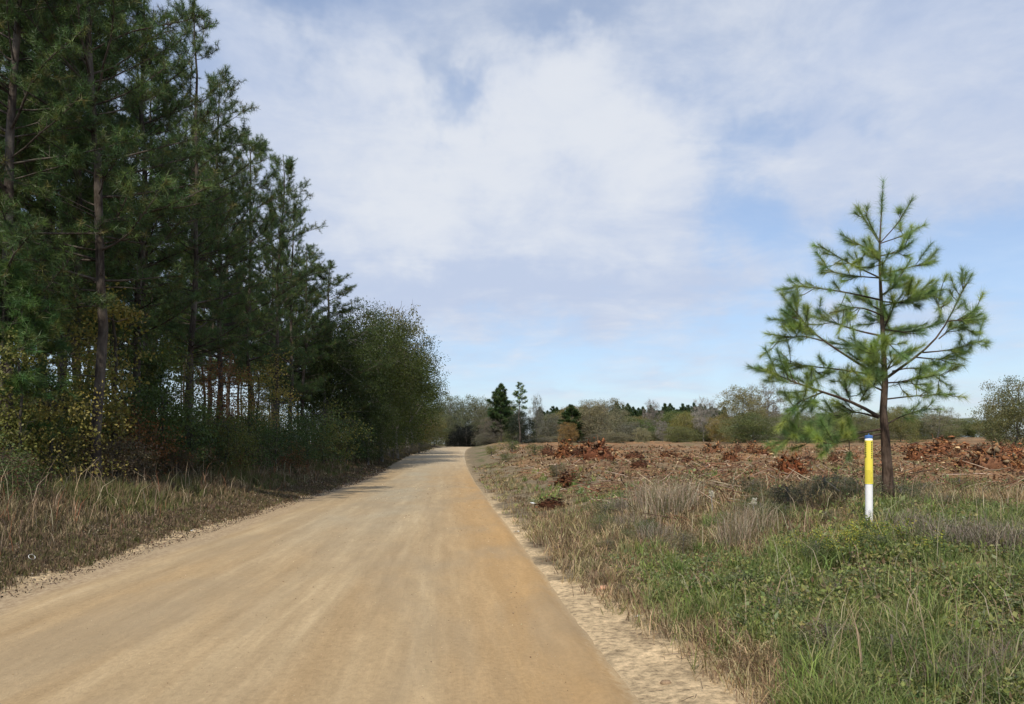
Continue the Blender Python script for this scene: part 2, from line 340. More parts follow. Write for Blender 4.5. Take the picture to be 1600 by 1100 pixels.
def mat_road():
    m, t, o = mat_new('road_sand'); g = N(t, 'ShaderNodeTexCoord'); P = g.outputs['Object']; s = N(t, 'ShaderNodeSeparateXYZ'); t.links.new(P, s.inputs[0])
    # world metres: x across the road, y along it
    wob = NOISE(t, MAPV(t, P, (.25, .07, 1)), 1, 3, .5); xx = M2(t, 'MULTIPLY_ADD', M2(t, 'SUBTRACT', wob, .5), .9, s.outputs[0])
    st = N(t, 'ShaderNodeCombineXYZ'); t.links.new(xx, st.inputs[0]); t.links.new(M2(t, 'MULTIPLY', s.outputs[1], .035), st.inputs[1])
    track = NOISE(t, st.outputs[0], 2.6, 6, .62); track2 = NOISE(t, MAPV(t, st.outputs[0], (1, 1, 1), (7, 3, 0)), 1.0, 3, .5)
    mott = NOISE(t, MAPV(t, P, (1, .35, 1)), .55, 6, .6, .6); fine = NOISE(t, MAPV(t, P, (1, .7, 1)), 24, 8, .75); grit = NOISE(t, P, 60, 5, .8)
    base = RAMP(t, track, [(.28, (.39, .285, .165)), (.46, (.47, .35, .208)), (.60, (.55, .42, .255)), (.72, (.62, .485, .31))])
    base = MIXC(t, RAMP(t, track2, [(.42, 0.), (.62, .5)]), base, (.48, .325, .165))
    # pale grey packed clay in the middle, from some 15 m on
    gy = N(t, 'ShaderNodeMapRange', interpolation_type='SMOOTHSTEP'); t.links.new(s.outputs[1], gy.inputs[0]); gy.inputs[1].default_value = 7; gy.inputs[2].default_value = 24
    gx = M2(t, 'EXPONENT', M2(t, 'MULTIPLY', M2(t, 'POWER', M2(t, 'DIVIDE', M2(t, 'ADD', xx, 2.2), 1.5), 2), -1))
    base = MIXC(t, M2(t, 'MULTIPLY', M2(t, 'MULTIPLY', gx, gy.outputs[0]), RAMP(t, mott, [(.3, .25), (.65, .95)])), base, (.44, .39, .29))
    # orange loose sand at the right edge and along the left wheel line
    ex = N(t, 'ShaderNodeMapRange', interpolation_type='SMOOTHSTEP'); t.links.new(xx, ex.inputs[0]); ex.inputs[1].default_value = -.6; ex.inputs[2].default_value = 1.0
    fy = N(t, 'ShaderNodeMapRange'); t.links.new(s.outputs[1], fy.inputs[0]); fy.inputs[1].default_value = 18; fy.inputs[2].default_value = 70; fy.inputs[3].default_value = 1; fy.inputs[4].default_value = .3
    base = MIXC(t, M2(t, 'MULTIPLY', M2(t, 'MULTIPLY', ex.outputs[0], fy.outputs[0]), RAMP(t, mott, [(.25, .55), (.6, 1.)])), base, (.52, .335, .155))
    sx = N(t, 'ShaderNodeMapRange', interpolation_type='SMOOTHSTEP'); t.links.new(M2(t, 'MULTIPLY_ADD', fine, .35, s.outputs[0]), sx.inputs[0]); sx.inputs[1].default_value = 1.25; sx.inputs[2].default_value = 1.42
    base = MIXC(t, sx.outputs[0], base, (.58, .45, .28))
    lx = N(t, 'ShaderNodeMapRange', interpolation_type='SMOOTHSTEP'); t.links.new(M2(t, 'MULTIPLY_ADD', mott, 1.2, s.outputs[0]), lx.inputs[0]); lx.inputs[1].default_value = -3.55; lx.inputs[2].default_value = -3.9
    clod = NOISE(t, MAPV(t, P, (1.6, 1.1, 1)), 9, 9, .8, .25)
    base = MIXC(t, lx.outputs[0], base, RAMP(t, clod, [(.36, (.26, .18, .11)), (.50, (.46, .35, .225)), (.66, (.62, .50, .34))]))
    far = N(t, 'ShaderNodeMapRange', interpolation_type='SMOOTHSTEP'); t.links.new(s.outputs[1], far.inputs[0]); far.inputs[1].default_value = 45; far.inputs[2].default_value = 75; far.inputs[4].default_value = .55
    base = MIXC(t, far.outputs[0], base, (.58, .49, .36))
    base = MIXC(t, 1.0, base, RAMP(t, fine, [(.28, .66), (.5, .85), (.72, .97)]), 'MULTIPLY')
    wear = NOISE(t, MAPV(t, P, (.8, .28, 1), (3, 8, 0)), .8, 5, .6, .5)
    base = MIXC(t, RAMP(t, wear, [(.47, 0.), (.64, .55)]), base, (.335, .265, .175))
    base = MIXC(t, RAMP(t, grit, [(.68, 0.), (.74, .45)]), base, (.20, .14, .08))
    rut = NOISE(t, MAPV(t, st.outputs[0], (1, 4, 1), (2, 9, 4)), 5.5, 6, .7)
    base = MIXC(t, 1.0, base, RAMP(t, rut, [(.32, (.81, .79, .745)), (.50, (.88, .86, .815)), (.66, (.97, .95, .905))]), 'MULTIPLY')
    p = N(t, 'ShaderNodeBsdfPrincipled'); t.links.new(base, p.inputs['Base Color']); p.inputs['Roughness'].default_value = .92; p.inputs['Specular IOR Level'].default_value = .12
    b = N(t, 'ShaderNodeBump'); b.inputs['Strength'].default_value = .6; b.inputs['Distance'].default_value = .025
    t.links.new(M2(t, 'ADD', M2(t, 'MULTIPLY', track, 1.5), M2(t, 'ADD', fine, M2(t, 'MULTIPLY', grit, .25))), b.inputs['Height']); t.links.new(b.outputs[0], p.inputs['Normal'])
    t.links.new(p.outputs[0], o.inputs[0]); return m
tag(obj('dirt_road', build(np.stack([X+bend(Y), Y, Zr], -1).reshape(-1, 3), F, mat_road(), None, True)), kind='structure')

# ---------------------------------------------------------------- tree generators
NP = [(.066, .105, .034), (.050, .090, .032), (.095, .128, .038), (.115, .108, .036)]
def pine_mesh(seed, H=17., base=.42, rad=2.4, nper=27, nl=.19, nw=.011, rt=.122, dead=14, whorl=.55, dens=1.0):
    r = np.random.default_rng(seed)
    k = 14; z = np.linspace(0, H, k); sw = np.cumsum(r.normal(0, .07, (k, 2)), 0); sw -= sw[0]
    path = np.column_stack([sw, z]); rad_t = rt*(1-z/H)**.75+.012; rad_t[0] *= 1.25
    parts = [tube(path, rad_t, 9, .12, seed)]
    P0, P1, R0, R1, TP, TD = [], [], [], [], [], []
    ax = lambda zz: np.array([np.interp(zz, z, path[:, 0]), np.interp(zz, z, path[:, 1]), zz])
    zz = H*base
    while zz < H-.35:
        f = (zz-H*base)/(H*(1-base)); L = rad*(math.sin(math.pi*min(1, .22+f*.78))**.6)*(1-.30*f)
        for b in range(r.integers(3, 6)):
            a = r.random()*6.283; ln = L*r.uniform(.55, 1.15); rise = .05+.75*f+r.uniform(-.1, .25)
            d = np.array([math.cos(a), math.sin(a), rise]); d /= np.linalg.norm(d)
            p = ax(zz+r.uniform(-.2, .2)); n = 5; pts = [p]
            for q in range(n):
                d = d+np.array([r.normal(0, .10), r.normal(0, .10), .05+r.normal(0, .06)]); d /= np.linalg.norm(d); pts.append(pts[-1]+d*ln/n)
            pts = np.array(pts); rr = np.linspace(.034*(1-f*.6), .008, n+1)*(ln/2+.3)
            for q in range(n): P0.append(pts[q]); P1.append(pts[q+1]); R0.append(rr[q]*.62); R1.append(rr[q+1]*.62)
            nt_ = int((6+ln*7)*dens)
            for q in range(nt_):
                s = r.uniform(.22, 1)**.8*n; i0 = min(int(s), n-1); o = pts[i0]+(pts[i0+1]-pts[i0])*(s-i0)
                td = unit(d*.6+r.normal(size=3)*.65+np.array([0, 0, .55])); tl = r.uniform(.22, .6)*(1.1-.4*s/n)
                e = o+td*tl; P0.append(o); P1.append(e); R0.append(.009); R1.append(.005)
                TP.append(e); TD.append(td)
                if tl > .34: TP.append(o+td*tl*.5); TD.append(unit(td+r.normal(size=3)*.5))
            TP.append(pts[-1]); TD.append(d)
        zz += whorl*r.uniform(.7, 1.3)
    TP.append(path[-1]); TD.append(np.array([0, 0, 1.]))
    for q in range(dead):
        z0 = r.uniform(.16, base+.1)*H; a = r.random()*6.283; ln = r.uniform(.4, 1.8); p = ax(z0); e = p+np.array([math.cos(a)*ln, math.sin(a)*ln, r.uniform(-.15, .35)*ln])
        m = (p+e)/2+r.normal(0, .06, 3); P0 += [p, m]; P1 += [m, e]; R0 += [.02, .012]; R1 += [.012, .004]
    parts.append(cones(P0, P1, np.array(R0), np.array(R1), 4))
    TP = np.repeat(np.array(TP), nper, 0); TD = np.repeat(np.array(TD), nper, 0); n = len(TP)
    back = r.random(n)*.20; P = TP-TD*back[:, None]*.8; D = unit(TD*r.uniform(.0, .9, (n, 1))+rdir(r, n)*.95+np.array([0, 0, -.06]))
    V, Fn = needles(r, P, D, nl*r.uniform(.7, 1.15, n), np.full(n, nw))
    tv, tf, _ = join(parts)
    col = cvar(r, n//nper, 3*nper, NP, .3, [.35, .3, .25, .10])
    col = col*np.repeat(.85+.3*r.random((n, 1)), 3, 0)
    return [('trunk', build(tv, tf, BARK, None, True)), ('crown', build(V, Fn, NEEDLE, col))]

def decid_mesh(seed, H=10., rad=4., base=.18, nclump=260, per=34, ls=.16, clr=.5, spread=1.0, rt=.16, bark=BARKG, pal=((1., 1., 1.),), var=.35, twigs=0, low=0., top=.55):
    """H tall; crown an uneven ellipsoid from base*H to H; nclump leaf clusters hung on real limbs"""
    r = np.random.default_rng(seed); P0, P1, R0, R1 = [], [], [], []
    k = 8; z = np.linspace(0, H*.82, k); sw = np.cumsum(r.normal(0, H*.012, (k, 2)), 0); sw -= sw[0]; path = np.column_stack([sw, z])
    parts = [tube(path, rt*(1-z/(H*.9))**.8+.02, 8, .15, seed)]
    c = np.array([0, 0, H*(base+(1-base)*.5)]); hz = H*(1-base)*.5
    lumps = rdir(r, 9)*np.array([1, 1, .9]); la = r.uniform(.10, .34, 9)
    tips = []
    n = nclump
    d = rdir(r, n*3); rr = r.random(n*3)**.42
    lump = 1-.20+sum(la[q]*np.clip((d@lumps[q]-.55)/.45, 0, 1) for q in range(9))
    w = np.where(d[:, 2] > 0, 1-(1-top)*d[:, 2]**2*0, 1.0)
    P = c+d*(rr*lump)[:, None]*np.array([rad*spread, rad*spread, hz])*w[:, None]
    P = P[P[:, 2] > low*H][:n]
    limbs = []
    for q in range(18):
        z0 = r.uniform(base*.8+.08, .74)*H; p = np.array([np.interp(z0, z, path[:, 0]), np.interp(z0, z, path[:, 1]), z0])
        a = q*2.4+r.uniform(-.4, .4); e = p+np.array([math.cos(a)*rad*r.uniform(.45, .8), math.sin(a)*rad*r.uniform(.45, .8), H*r.uniform(.06, .24)])
        pts = [p]; 
        for s in range(1, 6): pts.append(p+(e-p)*s/5+np.array([0, 0, H*.03*math.sin(s/5*3.14)])+r.normal(0, rad*.035, 3))
        rad_ = np.linspace(rt*.42, rt*.10, 6)
        for s in range(5): P0.append(pts[s]); P1.append(pts[s+1]); R0.append(rad_[s]); R1.append(rad_[s+1])
        limbs += pts[1:]
    limbs += [path[-1], path[-2]]
    limbs = np.array(limbs)
    for q in P:
        i0 = np.argmin(np.linalg.norm(limbs-q, axis=1)+.3*np.maximum(limbs[:, 2]-q[2], 0)); o = limbs[i0]; m = (o+q)/2+r.normal(0, .12, 3)
        P0 += [o, m]; P1 += [m, q]; R0 += [rt*.11, rt*.07]; R1 += [rt*.07, rt*.03]
    parts.append(cones(P0, P1, np.array(R0), np.array(R1), 3))
    tv, tf, _ = join(parts)
    out = [('trunk', build(tv, tf, bark, None, True))]
    cc = []
    if twigs:
        n = len(P)*twigs; o = np.repeat(P, twigs, 0)+r.normal(0, clr*.35, (n, 3)); dd = unit(rdir(r, n)+unit(o-c)*.8+np.array([0, 0, .35]))
        V, Ft = cones(o, o+dd*r.uniform(.4, 1.1, n)[:, None]*clr*1.6, .008+ls*.04, .003, 3)
        cc.append((V, Ft, cvar(r, n, 6, [(1.25, 1.15, 1.1), (.9, .85, .8)], .25)))
    if per:
        n = len(P)*per; o = np.repeat(P, per, 0)+rdir(r, n)*(r.random((n, 1))**.6*1.75)*np.array([clr, clr, clr*.62])
        V, Fl = leaves(r, o, ls*r.uniform(.7, 1.3, n), ls*.62*r.uniform(.8, 1.2, n), .2)
        ck = np.repeat(cvar(r, len(P), 1, pal, var*.7), per*4, 0)*cvar(r, n, 4, [(1, 1, 1)], var)
        cc.append((V, Fl, ck))
    V, Fc, Cc = join(cc)
    out.append(('crown', build(V, Fc, LEAF, Cc)))
    return out

# ---------------------------------------------------------------- the pine wood on the left
pines = [pine_mesh(11, 18.2, .25, 3.2, dens=1.0), pine_mesh(12, 17.8, .29, 3.4, dens=1.1), pine_mesh(13, 18.0, .36, 3.3, dens=1.15), pine_mesh(14, 17.6, .26, 3.5, dens=1.1), pine_mesh(15, 18.0, .24, 3.2, 30, dens=1.4), pine_mesh(16, 18.0, .27, 3.0, 30, dens=1.35)]
thin_pines = [pine_mesh(21, 17.2, .50, 2.7, 24, .23, .018, .12, 8, .55, 1.5), pine_mesh(22, 17.6, .46, 2.8, 24, .23, .018, .125, 8, .58, 1.4)]
GP = (1.2, 1.25, 1.15)
front = [  # picture column of the foot, metres ahead, mesh, height scale, words that tell it apart
    (8, 17.5, 4, 1.00, 'dark vine-wrapped pine at the left frame edge, bare black trunk in leafy brambles'),
    (152, 19.2, 1, 1.02, 'tall pine with pale-sided scaly trunk nearest the dry grass of the left verge'),
    (132, 22.5, 5, .97, 'slimmer grey pine standing just behind the pale-sided trunk by the left verge'),
    (222, 25.0, 3, 1.0, 'tall pine with thick dark trunk in the middle of the left wood edge'),
    (96, 26.0, 3, 1.05, 'dense-crowned pine behind and left of the slimmer grey pine'),
    (28, 23.0, 5, 1.0, 'pine with low dense boughs behind the vine-wrapped trunk at the left frame edge'),
    (62, 21.5, 4, 1.03, 'pine between the vine-wrapped trunk and the pale-sided trunk, foot in brambles'),
    (290, 29.0, 0, .99, 'slender pine with reddish upper trunk right of the thick dark trunk'),
    (345, 33.5, 1, .99, 'pine over the orange shrubs, its crown tip the highest point of the wood outline'),
    (392, 38.0, 3, .96, 'pine with dense crown stepping down toward the road, orange vine at its foot'),
    (425, 43.0, 2, .99, 'pine whose crown bulges over the sky above the left verge'),
    (452, 47.5, 0, .90, 'pine with long bare side limbs reaching toward the road sky'),
    (476, 52.0, 1, .84, 'last tall pine of the wood edge before the rounded leafy trees'),
]
for q, (px, D, m, s, lab) in enumerate(front):
    p = foot(px, D); tree_from(pines[m], 'pine_tree', lab, 'pine tree', p-np.array([0, 0, .08]), q*1.9, (1.0, 1.0, s), GP, 'pines of the left wood')
r = np.random.default_rng(5); cnt = 0
for row in range(6):
    off = -12.6-row*4.3; y = max(12.0, -off/.62)
    while y < 100-row*3:
        x = off+r.uniform(-.8, .8); yy = y+r.uniform(-.9, .9)
        if not (row == 0 and yy < 14):
            me = (pines[:4]+thin_pines)[r.integers(0, 6)] if row < 1 else thin_pines[r.integers(0, 2)]
            s = r.uniform(.88, 1.03)*(1 if yy < 45 else np.interp(yy, [45, 100], [.95, .80]))
            z = hgt(x, yy)
            tree_from(me, 'pine_tree', 'tall straight pine deeper in the left wood, behind the trees of its front edge', 'pine tree', (x, yy, float(z)-.1), r.random()*6.28, (s, s, s), (1.15, 1.2, 1.1), 'pines deeper in the left wood'); cnt += 1
        y += 5.2+row*.35+(yy > 60)*2.2
print('inner pines', cnt)

# ---------------------------------------------------------------- undergrowth of the wood
GRN = (.095, .135, .040); OLV = (.17, .17, .045); RUS = (.25, .115, .045); YEL = (.32, .26, .07); DKG = (.055, .09, .030); DRYB = (.19, .14, .085)
bushA = decid_mesh(31, 3.2, 1.5, .02, 150, 26, .085, .28, 1., .035, BARKU, low=.03)
bushB = decid_mesh(32, 2.6, 1.7, .0, 150, 24, .075, .30, 1., .03, BARKU, low=.02)
sapl = decid_mesh(33, 6.0, 1.7, .18, 150, 30, .10, .34, 1., .045, BARKU)
vine = decid_mesh(34, 4.2, .75, .05, 90, 30, .085, .22, 1., .03, BARKU, low=.05)
under = [  # column, metres ahead, mesh, scale, colour, name, label
    (20, 16.6, vine, .85, OLV, 'climbing_vine', 'yellow-green vine climbing the dark trunk at the left frame edge'),
    (78, 18.2, bushA, .85, YEL, 'understory_shrub', 'sunlit yellow-leaved shrub between the two nearest left trunks'),
    (110, 20.0, vine, 1.2, OLV, 'climbing_vine', 'olive vine hanging left of the pale-sided pine trunk'),
    (165, 21.5, vine, 1.35, YEL, 'climbing_vine', 'tall yellowing vine on the right of the pale-sided pine trunk'),
    (215, 22.8, bushB, .9, RUS, 'understory_shrub', 'rusty red-brown shrub right of the pale-sided trunk'),
    (262, 24.5, bushA, 1.05, GRN, 'understory_shrub', 'green shrub left of centre along the left wood edge'),
    (250, 27.5, sapl, .85, OLV, 'understory_sapling', 'olive sapling with yellow-green top in front of the thick dark pine'),
    (318, 29.0, bushB, 1.15, OLV, 'understory_shrub', 'broad olive shrub under the slender reddish pine'),
    (345, 31.5, sapl, .8, RUS, 'understory_sapling', 'orange-brown sapling under the highest pine tip'),
    (382, 31.0, bushA, .95, GRN, 'understory_shrub', 'dense green shrub at the grass edge left of the orange leaves'),
    (405, 37.0, sapl, .9, YEL, 'understory_sapling', 'yellow-orange sapling beside bare trunks with sky behind'),
    (432, 36.0, bushB, 1.15, DKG, 'understory_shrub', 'dark green shrub along the verge right of the orange leaves'),
    (456, 37.0, bushB, .62, RUS, 'understory_shrub', 'small bright rust shrub at the grass edge before the leafy trees'),
    (480, 42.0, bushA, 1.2, GRN, 'understory_shrub', 'green shrub at the foot of the last tall pines'),
    (505, 47.0, bushB, 1.4, OLV, 'understory_shrub', 'olive shrub at the left foot of the rounded leafy trees'),
    (540, 52.0, bushA, 1.2, DKG, 'understory_shrub', 'dark shrub below the rounded leafy trees, left of the road'),
    (185, 24.0, sapl, .95, GRN, 'understory_sapling', 'green sapling between the pale-sided pine and the thick dark pine'),
    (300, 26.5, bushB, .9, DKG, 'understory_shrub', 'dark low shrub behind the tallest dry grass of the left verge'),
    (350, 28.0, bushA, .8, OLV, 'understory_shrub', 'olive shrub rising just behind the left verge grass, below orange sapling'),
]
for q, (px, D, me, s, c, nm, lab) in enumerate(under):
    p = foot(px, D); p[2] -= .05
    tree_from(me, nm, lab, {'c': 'vine', 'u': 'shrub'}[nm[0]] if 'sapling' not in nm else 'sapling', p, q*2.1, (s, s, s*1.05), c, 'undergrowth along the left wood edge')
r = np.random.default_rng(15)
for q in range(84):
    y = r.uniform(13, 88); x = -r.uniform(10.6, 12.5+min(y*.24, 20)); c = [GRN, OLV, DKG, RUS, YEL, GRN, DRYB][r.integers(0, 7)]; s = r.uniform(.7, 1.25)
    if abs(x) > y*.64+1: y = abs(x)/.6+r.uniform(0, 25)
    me = [bushA, bushB, bushA, bushB, bushA, vine][r.integers(0, 6)]
    tree_from(me, 'woodland_shrub', 'mixed green and brown shrub inside the shaded left wood', 'shrub', (x, y, float(hgt(x, y))-.05), r.random()*6.28, (s, s, s*r.uniform(.7, 1.1)), c, 'shrubs inside the left wood')
for q in range(30):
    y = 15+q*1.9+r.uniform(-.8, .8); x = -r.uniform(8.3, 9.9); c = [DRYB, RUS, OLV, (.13, .085, .05), GRN][r.integers(0, 5)]; s = r.uniform(.32, .6)
    tree_from([bushB, bushA][q % 2], 'bramble', 'low brown and green bramble where the left bank grass meets the wood', 'bramble', (x, y, float(hgt(x, y))-.05), r.random()*6, (s*1.3, s*1.3, s), c, 'brambles along the left bank')
# young pine bough mass at the left frame edge
ypine = pine_mesh(41, 6.0, .22, 1.7, 40, .2, .010, .06, 0, .38, 1.6)
tree_from(ypine, 'young_pine', 'young pine with soft bright green needles low at the left frame edge', 'young pine', foot(18, 17.2), .4, (1.05, 1.05, .86), (1.15, 1.35, 1.1), None)
tree_from(ypine, 'young_pine', 'young pine with green needles behind the slim trunks, left of the road wood', 'young pine', foot(232, 27.5), 2.4, (.9, .9, .72), (1.2, 1.3, .9), None)

# ---------------------------------------------------------------- rounded leafy trees leaning to the road
oakA = decid_mesh(51, 13.5, 4.6, .04, 270, 125, .15, .85, 1., .17, low=.04, pal=((1, 1, 1), (1.25, 1.15, .8), (.8, .9, .9)))
oakB = decid_mesh(52, 12.5, 4.8, .03, 270, 125, .15, .85, 1., .17, low=.03, pal=((1, 1, 1), (1.3, 1.15, .75), (.85, .9, .9)))
airy = decid_mesh(53, 13.5, 3.2, .3, 150, 22, .20, .45, 1., .13, twigs=5, pal=((1, 1, 1), (1.2, 1.1, .9)))
OAK = (.055, .078, .020); OAK2 = (.072, .090, .022)
def place(me, nm, cat, px, D, top, wpx, me_h, me_w, col, lab, group=None, rz=None, base_drop=.15):
    p = foot(px, D); h = height_to(px, top, D, p); s = h/me_h; sw = (wpx/FPX*D)/me_w; p[2] -= base_drop
    return tree_from(me, nm, lab, cat, p, px*.37 if rz is None else rz, (sw, sw, s), col, group)
place(pines[3], 'pine_tree', 'pine tree', 512, 56, 432, 150, 16.2, 5.2, (1.05, 1.05, .9), 'shorter pointed pine rising left of the rounded leafy trees', 'pines of the left wood')
place(oakB, 'leafy_tree', 'broadleaf tree', 508, 55, 492, 135, 12.5, 9.4, (.050, .070, .020), 'dark broadleaf tree wedged between the last tall pines and the leafy clump', 'leafy trees left of the road', 2.6)
place(oakA, 'leafy_tree', 'broadleaf tree', 548, 60, 462, 145, 13.5, 9.0, OAK, 'dark green rounded tree left-most of the leafy clump by the road', 'leafy trees left of the road')
place(oakB, 'leafy_tree', 'broadleaf tree', 596, 66, 476, 160, 12.5, 9.4, OAK2, 'largest olive green rounded tree in the middle of the roadside clump', 'leafy trees left of the road')
place(airy, 'leafy_tree', 'broadleaf tree', 622, 76, 456, 95, 13.5, 6.2, (.20, .19, .10), 'pale half-bare tree top showing above the roadside leafy clump', 'leafy trees left of the road')
place(airy, 'leafy_tree', 'broadleaf tree', 582, 78, 462, 80, 13.5, 6.2, (.17, .16, .08), 'thin-topped pale tree behind the middle of the roadside clump', 'leafy trees left of the road', 4.0)
place(oakA, 'leafy_tree', 'broadleaf tree', 608, 77, 500, 150, 13.5, 9.0, OAK, 'green rounded tree overhanging the left edge of the road', 'leafy trees left of the road', 2.0)
place(oakB, 'leafy_tree', 'broadleaf tree', 636, 93, 540, 128, 12.5, 9.4, OAK2, 'smaller green tree at the right end of the roadside clump, limbs over the road', 'leafy trees left of the road', 1.0)
place(oakA, 'leafy_tree', 'broadleaf tree', 575, 58, 600, 100, 13.5, 9.0, (.05, .07, .02), 'low bushy dark tree in front of the roadside leafy clump', 'leafy trees left of the road', 3.3)
place(airy, 'leafy_tree', 'broadleaf tree', 642, 101, 528, 84, 13.5, 6.2, (.12, .13, .05), 'airy tree leaning over the road beyond the leafy clump', 'leafy trees left of the road', .5)

# ---------------------------------------------------------------- far trees round the clearing and at the road's end
roundt = decid_mesh(61, 9., 4.2, .02, 190, 105, .17, .72, 1., .14, low=.02, pal=((1, 1, 1), (1.25, 1.15, .9), (.75, .85, .9)))
bushy = decid_mesh(62, 9., 4.4, .0, 320, 50, .18, .55, 1., .12, twigs=3, low=.0, pal=((1, 1, 1), (1.3, 1.2, 1.)))
bare = decid_mesh(63, 10., 3.4, .18, 190, 6, .22, .5, 1., .13, twigs=16, pal=((1, 1, 1), (1.2, 1.1, .9)))
farpine = pine_mesh(64, 12., .22, 2.9, 34, .40, .032, .13, 3, .5, 1.5)
scrag = pine_mesh(65, 12., .58, 1.5, 26, .30, .028, .10, 2, .75, .75)
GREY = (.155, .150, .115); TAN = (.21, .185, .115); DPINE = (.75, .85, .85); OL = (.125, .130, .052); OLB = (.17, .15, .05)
FAR = [  # mesh, name, category, column, metres, top row, width px, height, width of the mesh, colour, label
    (roundt, 'leafy_tree', 678, 160, 636, 44, 9, 8.4, (.15, .135, .045), 'yellow-green bush tree just beyond the left leafy clump'),
    (bushy, 'leafy_tree', 700, 205, 613, 58, 9, 8.8, (.12, .13, .075), 'grey-green tree on the left of the road end tunnel'),
    (bushy, 'leafy_tree', 742, 222, 613, 62, 9, 8.8, (.12, .125, .07), 'grey-green tree arching over the dark road end'),
    (roundt, 'leafy_tree', 722, 232, 626, 60, 9, 8.4, (.030, .034, .02), 'tree closing the road end behind the arch, shade painted as dark leaf colour'),  # shade of the road end is put into this leaf colour
    (roundt, 'evergreen_tree', 729, 186, 662, 44, 9, 8.4, (.010, .012, .008), 'thicket where the road ends, tunnel shade painted into its near-black leaves'),  # near-black leaves paint the shade inside the tree tunnel
    (bushy, 'leafy_tree', 697, 190, 645, 30, 9, 8.8, (.10, .105, .055), 'shaded tree forming the left side of the road tunnel'),
    (bushy, 'leafy_tree', 768, 150, 648, 40, 9, 8.8, (.16, .14, .115), 'grey-brown thicket tree right of the road end'),
    (farpine, 'pine_tree', 783, 150, 600, 46, 12, 4.8, DPINE, 'dark full-crowned pine left of the thin lone pine beyond the road end'),
    (scrag, 'pine_tree', 811, 128, 595, 26, 12, 2.6, (1.7, 1.7, 1.6), 'thin lone pine with bare pole trunk and small open crown'),
    (roundt, 'evergreen_tree', 815, 138, 636, 50, 9, 8.4, (.028, .038, .022), 'dark rounded evergreen behind the thin lone pine'),
    (bare, 'bare_tree', 838, 160, 614, 26, 10, 6.8, (.2, .2, .17), 'small pale bare tree right of the thin lone pine'),
    (bushy, 'bare_tree', 858, 170, 642, 52, 9, 8.8, GREY, 'low grey thicket right of the dark rounded evergreen'),
    (farpine, 'pine_tree', 894, 150, 632, 40, 12, 4.8, DPINE, 'dark pine behind the rust-coloured leaves over the root piles'),
    (bushy, 'leafy_tree', 888, 120, 655, 34, 9, 8.8, (.22, .14, .055), 'small orange-leaved tree above the largest root pile'),
    (bushy, 'leafy_tree', 925, 150, 620, 62, 9, 8.8, TAN, 'tan domed tree left of the widest tan crown'),
    (bushy, 'leafy_tree', 950, 165, 618, 60, 9, 8.8, (.19, .18, .12), 'wide pale tan crown before the dark far pines'),
    (bushy, 'bare_tree', 985, 150, 655, 50, 9, 8.8, GREY, 'greyish bush low before the dark far pines'),
    (bushy, 'leafy_tree', 1003, 130, 664, 30, 9, 8.8, (.24, .22, .13), 'small pale straw-coloured bush at the clearing edge'),
    (bare, 'bare_tree', 1018, 190, 622, 34, 10, 6.8, (.24, .21, .19), 'pale bare twigs poking over the dark far pines'),
    (bare, 'bare_tree', 1036, 140, 655, 26, 10, 6.8, (.26, .24, .22), 'small pale-trunked bare tree left of the olive bushes'),
    (roundt, 'leafy_tree', 1072, 150, 638, 58, 9, 8.4, OLB, 'ochre rounded tree beside the pale bare tree'),
    (bushy, 'leafy_tree', 1062, 128, 662, 60, 9, 8.8, OL, 'low olive bush before the ochre rounded tree'),
    (bare, 'bare_tree', 1100, 145, 618, 44, 10, 6.8, (.27, .25, .23), 'tall pale bare tree with white limbs mid-clearing edge'),
    (roundt, 'leafy_tree', 1128, 135, 642, 48, 9, 8.4, (.19, .14, .045), 'orange-olive bush at the left foot of the big olive tree'),
    (bushy, 'leafy_tree', 1160, 120, 596, 78, 9, 8.8, (.16, .145, .07), 'big olive-brown tree left of the foreground pine'),
    (roundt, 'leafy_tree', 1178, 112, 640, 90, 9, 8.4, (.10, .115, .045), 'broad green bush at the foot of the big olive tree'),
    (bare, 'bare_tree', 1200, 125, 594, 70, 10, 6.8, (.19, .17, .13), 'sparse tree joined to the right of the big olive tree'),
    (bare, 'bare_tree', 1228, 120, 640, 44, 10, 6.8, (.2, .19, .15), 'small bare tree with sky behind, left of the young pine'),
    (roundt, 'leafy_tree', 1262, 115, 645, 74, 9, 8.4, (.11, .115, .05), 'green bush seen below the left boughs of the young pine'),
    (bushy, 'leafy_tree', 1305, 120, 625, 62, 9, 8.8, (.15, .145, .075), 'pale olive tree behind the young pine trunk, left side'),
    (bushy, 'leafy_tree', 1348, 115, 640, 60, 9, 8.8, (.14, .14, .07), 'olive tree directly behind the yellow marker post'),
    (roundt, 'leafy_tree', 1408, 118, 628, 50, 9, 8.4, (.16, .15, .06), 'yellow-olive tree immediately right of the young pine trunk'),
    (bushy, 'leafy_tree', 1432, 125, 650, 44, 9, 8.8, OL, 'lower olive tree second right of the young pine trunk'),
    (bare, 'bare_tree', 1466, 122, 630, 56, 10, 6.8, (.19, .18, .12), 'sparse tree left of the open sky gap'),
    (bushy, 'leafy_tree', 1480, 130, 662, 50, 9, 8.8, (.13, .13, .06), 'low olive bush at the left of the open sky gap'),
    (roundt, 'leafy_tree', 1590, 85, 580, 105, 9, 8.4, (.125, .12, .05), 'large olive tree cut by the right frame edge'),
    (bushy, 'leafy_tree', 1560, 95, 625, 70, 9, 8.8, (.15, .14, .06), 'drooping olive tree just right of the open sky gap'),
]
CATS = {'leafy_tree': 'broadleaf tree', 'pine_tree': 'pine tree', 'bare_tree': 'bare tree', 'evergreen_tree': 'evergreen tree'}
